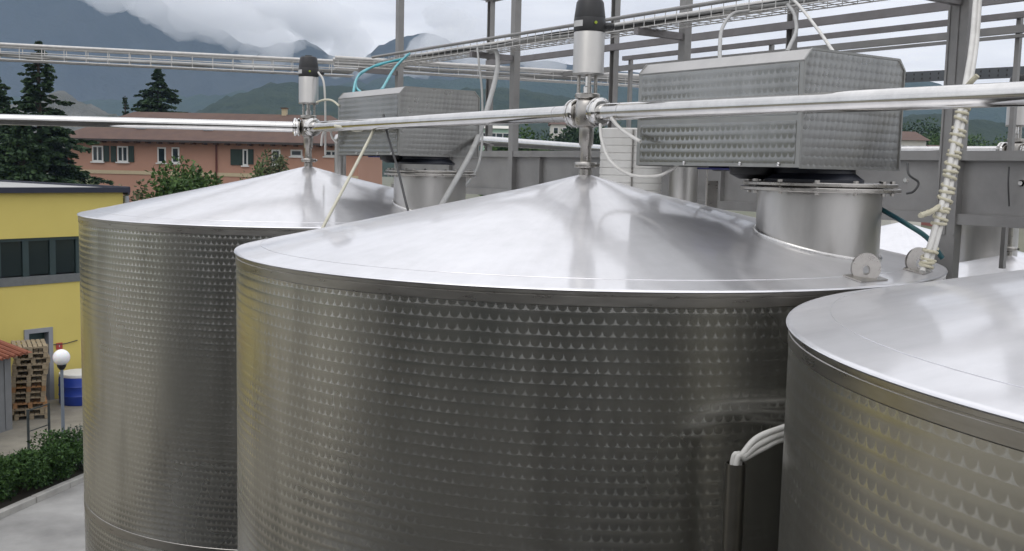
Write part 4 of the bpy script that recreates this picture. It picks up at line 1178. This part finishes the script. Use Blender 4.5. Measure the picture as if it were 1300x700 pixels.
M_hill = plain('wooded_hill', (.018, .035, .016), (.04, .06, .024), .95, 0, .012, 1.0, .05, 10)
def hill_mat(name, wood1, wood2, field, sc, thr):
    m, nt, b = new_mat(name)
    co = coords(nt)
    f1 = noise_node(nt, co, sc, 8, .65); f2 = noise_node(nt, co, sc * .12, 3, .5, (1, .5, 1)); f3 = noise_node(nt, co, sc * 9, 4, .6)
    w = ramp(nt, (E(nt, f1) * .6 + E(nt, f3) * .4).k, [(.35, wood1), (.65, wood2)])
    fl = ramp(nt, f1, [(.3, field), (.7, tuple(x * 1.25 for x in field))])
    mk = ramp(nt, f2, [(thr, 0), (thr + .03, 1)])
    mx = nt.nodes.new('ShaderNodeMix'); mx.data_type = 'RGBA'
    nt.links.new(mk, mx.inputs[0]); nt.links.new(w, mx.inputs[6]); nt.links.new(fl, mx.inputs[7]); nt.links.new(mx.outputs[2], b.inputs['Base Color'])
    b.inputs['Roughness'].default_value = .95; b.inputs['Specular IOR Level'].default_value = .1
    bump(nt, b, f3, 1.0, 3.0)
    return m
M_hillA = hill_mat('near_wooded_hill', (.012, .024, .010), (.034, .05, .018), (.075, .085, .036), .035, .6)
M_hillB = hill_mat('far_wooded_hill', (.015, .03, .015), (.03, .05, .022), (.11, .12, .05), .02, .62)
M_mtn = hill_mat('mountain_forest', (.02, .027, .022), (.034, .04, .032), (.05, .052, .042), .006, .66)
M_rock = hill_mat('quarry_slope', (.11, .115, .095), (.19, .185, .165), (.045, .06, .03), .05, .55)
terrain('hill', [(150, 190), (230, 150), (300, 120), (350, 106), (430, 112), (520, 118), (640, 112), (760, 128), (900, 140), (1010, 170)], 1000, 420, 300, M_hillA, 'low wooded hill with pale fields behind the smaller hood', .05, 200, 30, 3, .6)
terrain('hill', [(960, 200), (1040, 160), (1120, 148), (1180, 142), (1240, 150), (1330, 165), (1500, 190)], 760, 300, 250, M_hillA, 'dark wooded rise beyond the large hood', .05, 120, 24, 9, .6)
terrain('hill', [(-220, 190), (-100, 150), (40, 128), (75, 112), (105, 128), (140, 142), (200, 185)], 640, 160, 200, M_rock, 'pale bare quarried slope behind the conifers', .05, 120, 24, 14, .5)
terrain('hill', [(-400, 120), (-100, 118), (120, 128), (300, 118), (500, 100), (700, 100), (860, 112), (1000, 110), (1150, 102), (1300, 112), (1500, 110), (1700, 130)], 1700, 500, 200, M_hillB, 'far wooded foothills below the mountain', .06, 240, 26, 21, .7)
terrain('mountain', [(-900, -160), (-500, -210), (-200, -190), (0, -130), (130, -60), (250, 30), (330, 62), (365, 55), (384, 47), (420, 72), (455, 82), (478, 60), (505, 49), (540, 41), (578, 55), (605, 66), (680, 80), (760, 84), (840, 100), (960, 108)], 3600, 1400, 600, M_mtn, 'steep slate blue mountain rising into cloud', .05, 260, 40, 31, .25)
terrain('mountain', [(600, 118), (760, 100), (900, 106), (1060, 112), (1160, 104), (1190, 112), (1250, 118), (1400, 108), (1600, 128)], 4600, 1200, 600, M_mtn, 'faint far mountain low on the horizon', .04, 140, 24, 37, .3)
# clouds hugging the mountain
mcl = bpy.data.materials.new('cloud_vapour'); mcl.use_nodes = True
nt = mcl.node_tree; nt.nodes.clear()
pv = nt.nodes.new('ShaderNodeVolumePrincipled'); pv.inputs['Color'].default_value = (1, 1, 1, 1); pv.inputs['Density'].default_value = .012; pv.inputs['Anisotropy'].default_value = .2
om = nt.nodes.new('ShaderNodeOutputMaterial'); nt.links.new(pv.outputs[0], om.inputs['Volume'])
def cloud(lumps, label, seed):
    r = random.Random(seed); bm = nb()
    for (px, py, rad, D) in lumps:
        c = P(px, py, D)
        for k in range(6):
            o = rvec(r) * rad * r.uniform(.1, .75)
            m = Matrix.Translation(c + Vector((o.x * 1.3, o.y, o.z * .65))) @ Matrix.Diagonal((1.25, 1, .75, 1))
            bmesh.ops.create_icosphere(bm, subdivisions=2, radius=rad * r.uniform(.35, .7), matrix=m)
    o = obj('cloud', bm, mcl)
    md = o.modifiers.new('remesh', 'REMESH'); md.mode = 'VOXEL'; md.voxel_size = 16
    tx = bpy.data.textures.new('cloud_lumps', 'CLOUDS'); tx.noise_scale = 70; tx.noise_depth = 3
    dm = o.modifiers.new('displace', 'DISPLACE'); dm.texture = tx; dm.strength = 70; dm.texture_coords = 'GLOBAL'; dm.mid_level = .5
    return tag(o, label, 'cloud', kind='stuff')
cloud([(95, -32, 70, 2500), (140, -12, 75, 2500), (190, 5, 85, 2450), (240, 18, 90, 2450), (290, 30, 95, 2450), (335, 48, 85, 2450), (300, 0, 140, 2600), (230, -45, 140, 2600), (370, 15, 110, 2600), (150, -75, 130, 2600)], 'grey cloud bank lying along the mountain flank', 1)
cloud([(345, 70, 50, 2500), (365, 60, 40, 2500), (450, 55, 55, 2600), (440, 78, 45, 2600), (425, 92, 30, 2550), (405, 30, 60, 2600), (360, 22, 70, 2600), (440, 72, 48, 2480), (470, 90, 32, 2480)], 'cloud wisps between the two mountain peaks', 2)
cloud([(545, 62, 60, 2600), (575, 55, 70, 2600), (600, 75, 60, 2600), (640, 60, 80, 2650), (530, 90, 40, 2600), (690, 78, 60, 2650), (570, 25, 70, 2700), (560, 48, 50, 2500)], 'low white cloud covering the peak beside the catwalk post', 3)
# the air: pale blue haze over the valley
mh = bpy.data.materials.new('valley_haze'); mh.use_nodes = True
nt = mh.node_tree; nt.nodes.clear()
pv = nt.nodes.new('ShaderNodeVolumePrincipled'); pv.inputs['Color'].default_value = (.52, .70, 1.0, 1); pv.inputs['Density'].default_value = .00016; pv.inputs['Anisotropy'].default_value = 0
om = nt.nodes.new('ShaderNodeOutputMaterial'); nt.links.new(pv.outputs[0], om.inputs['Volume'])
HZ = True
if HZ:
    tag(obj('haze', B(-1500, 1500, -60, 1960, -1.2, 330), mh), 'thin blue valley haze', kind='stuff')
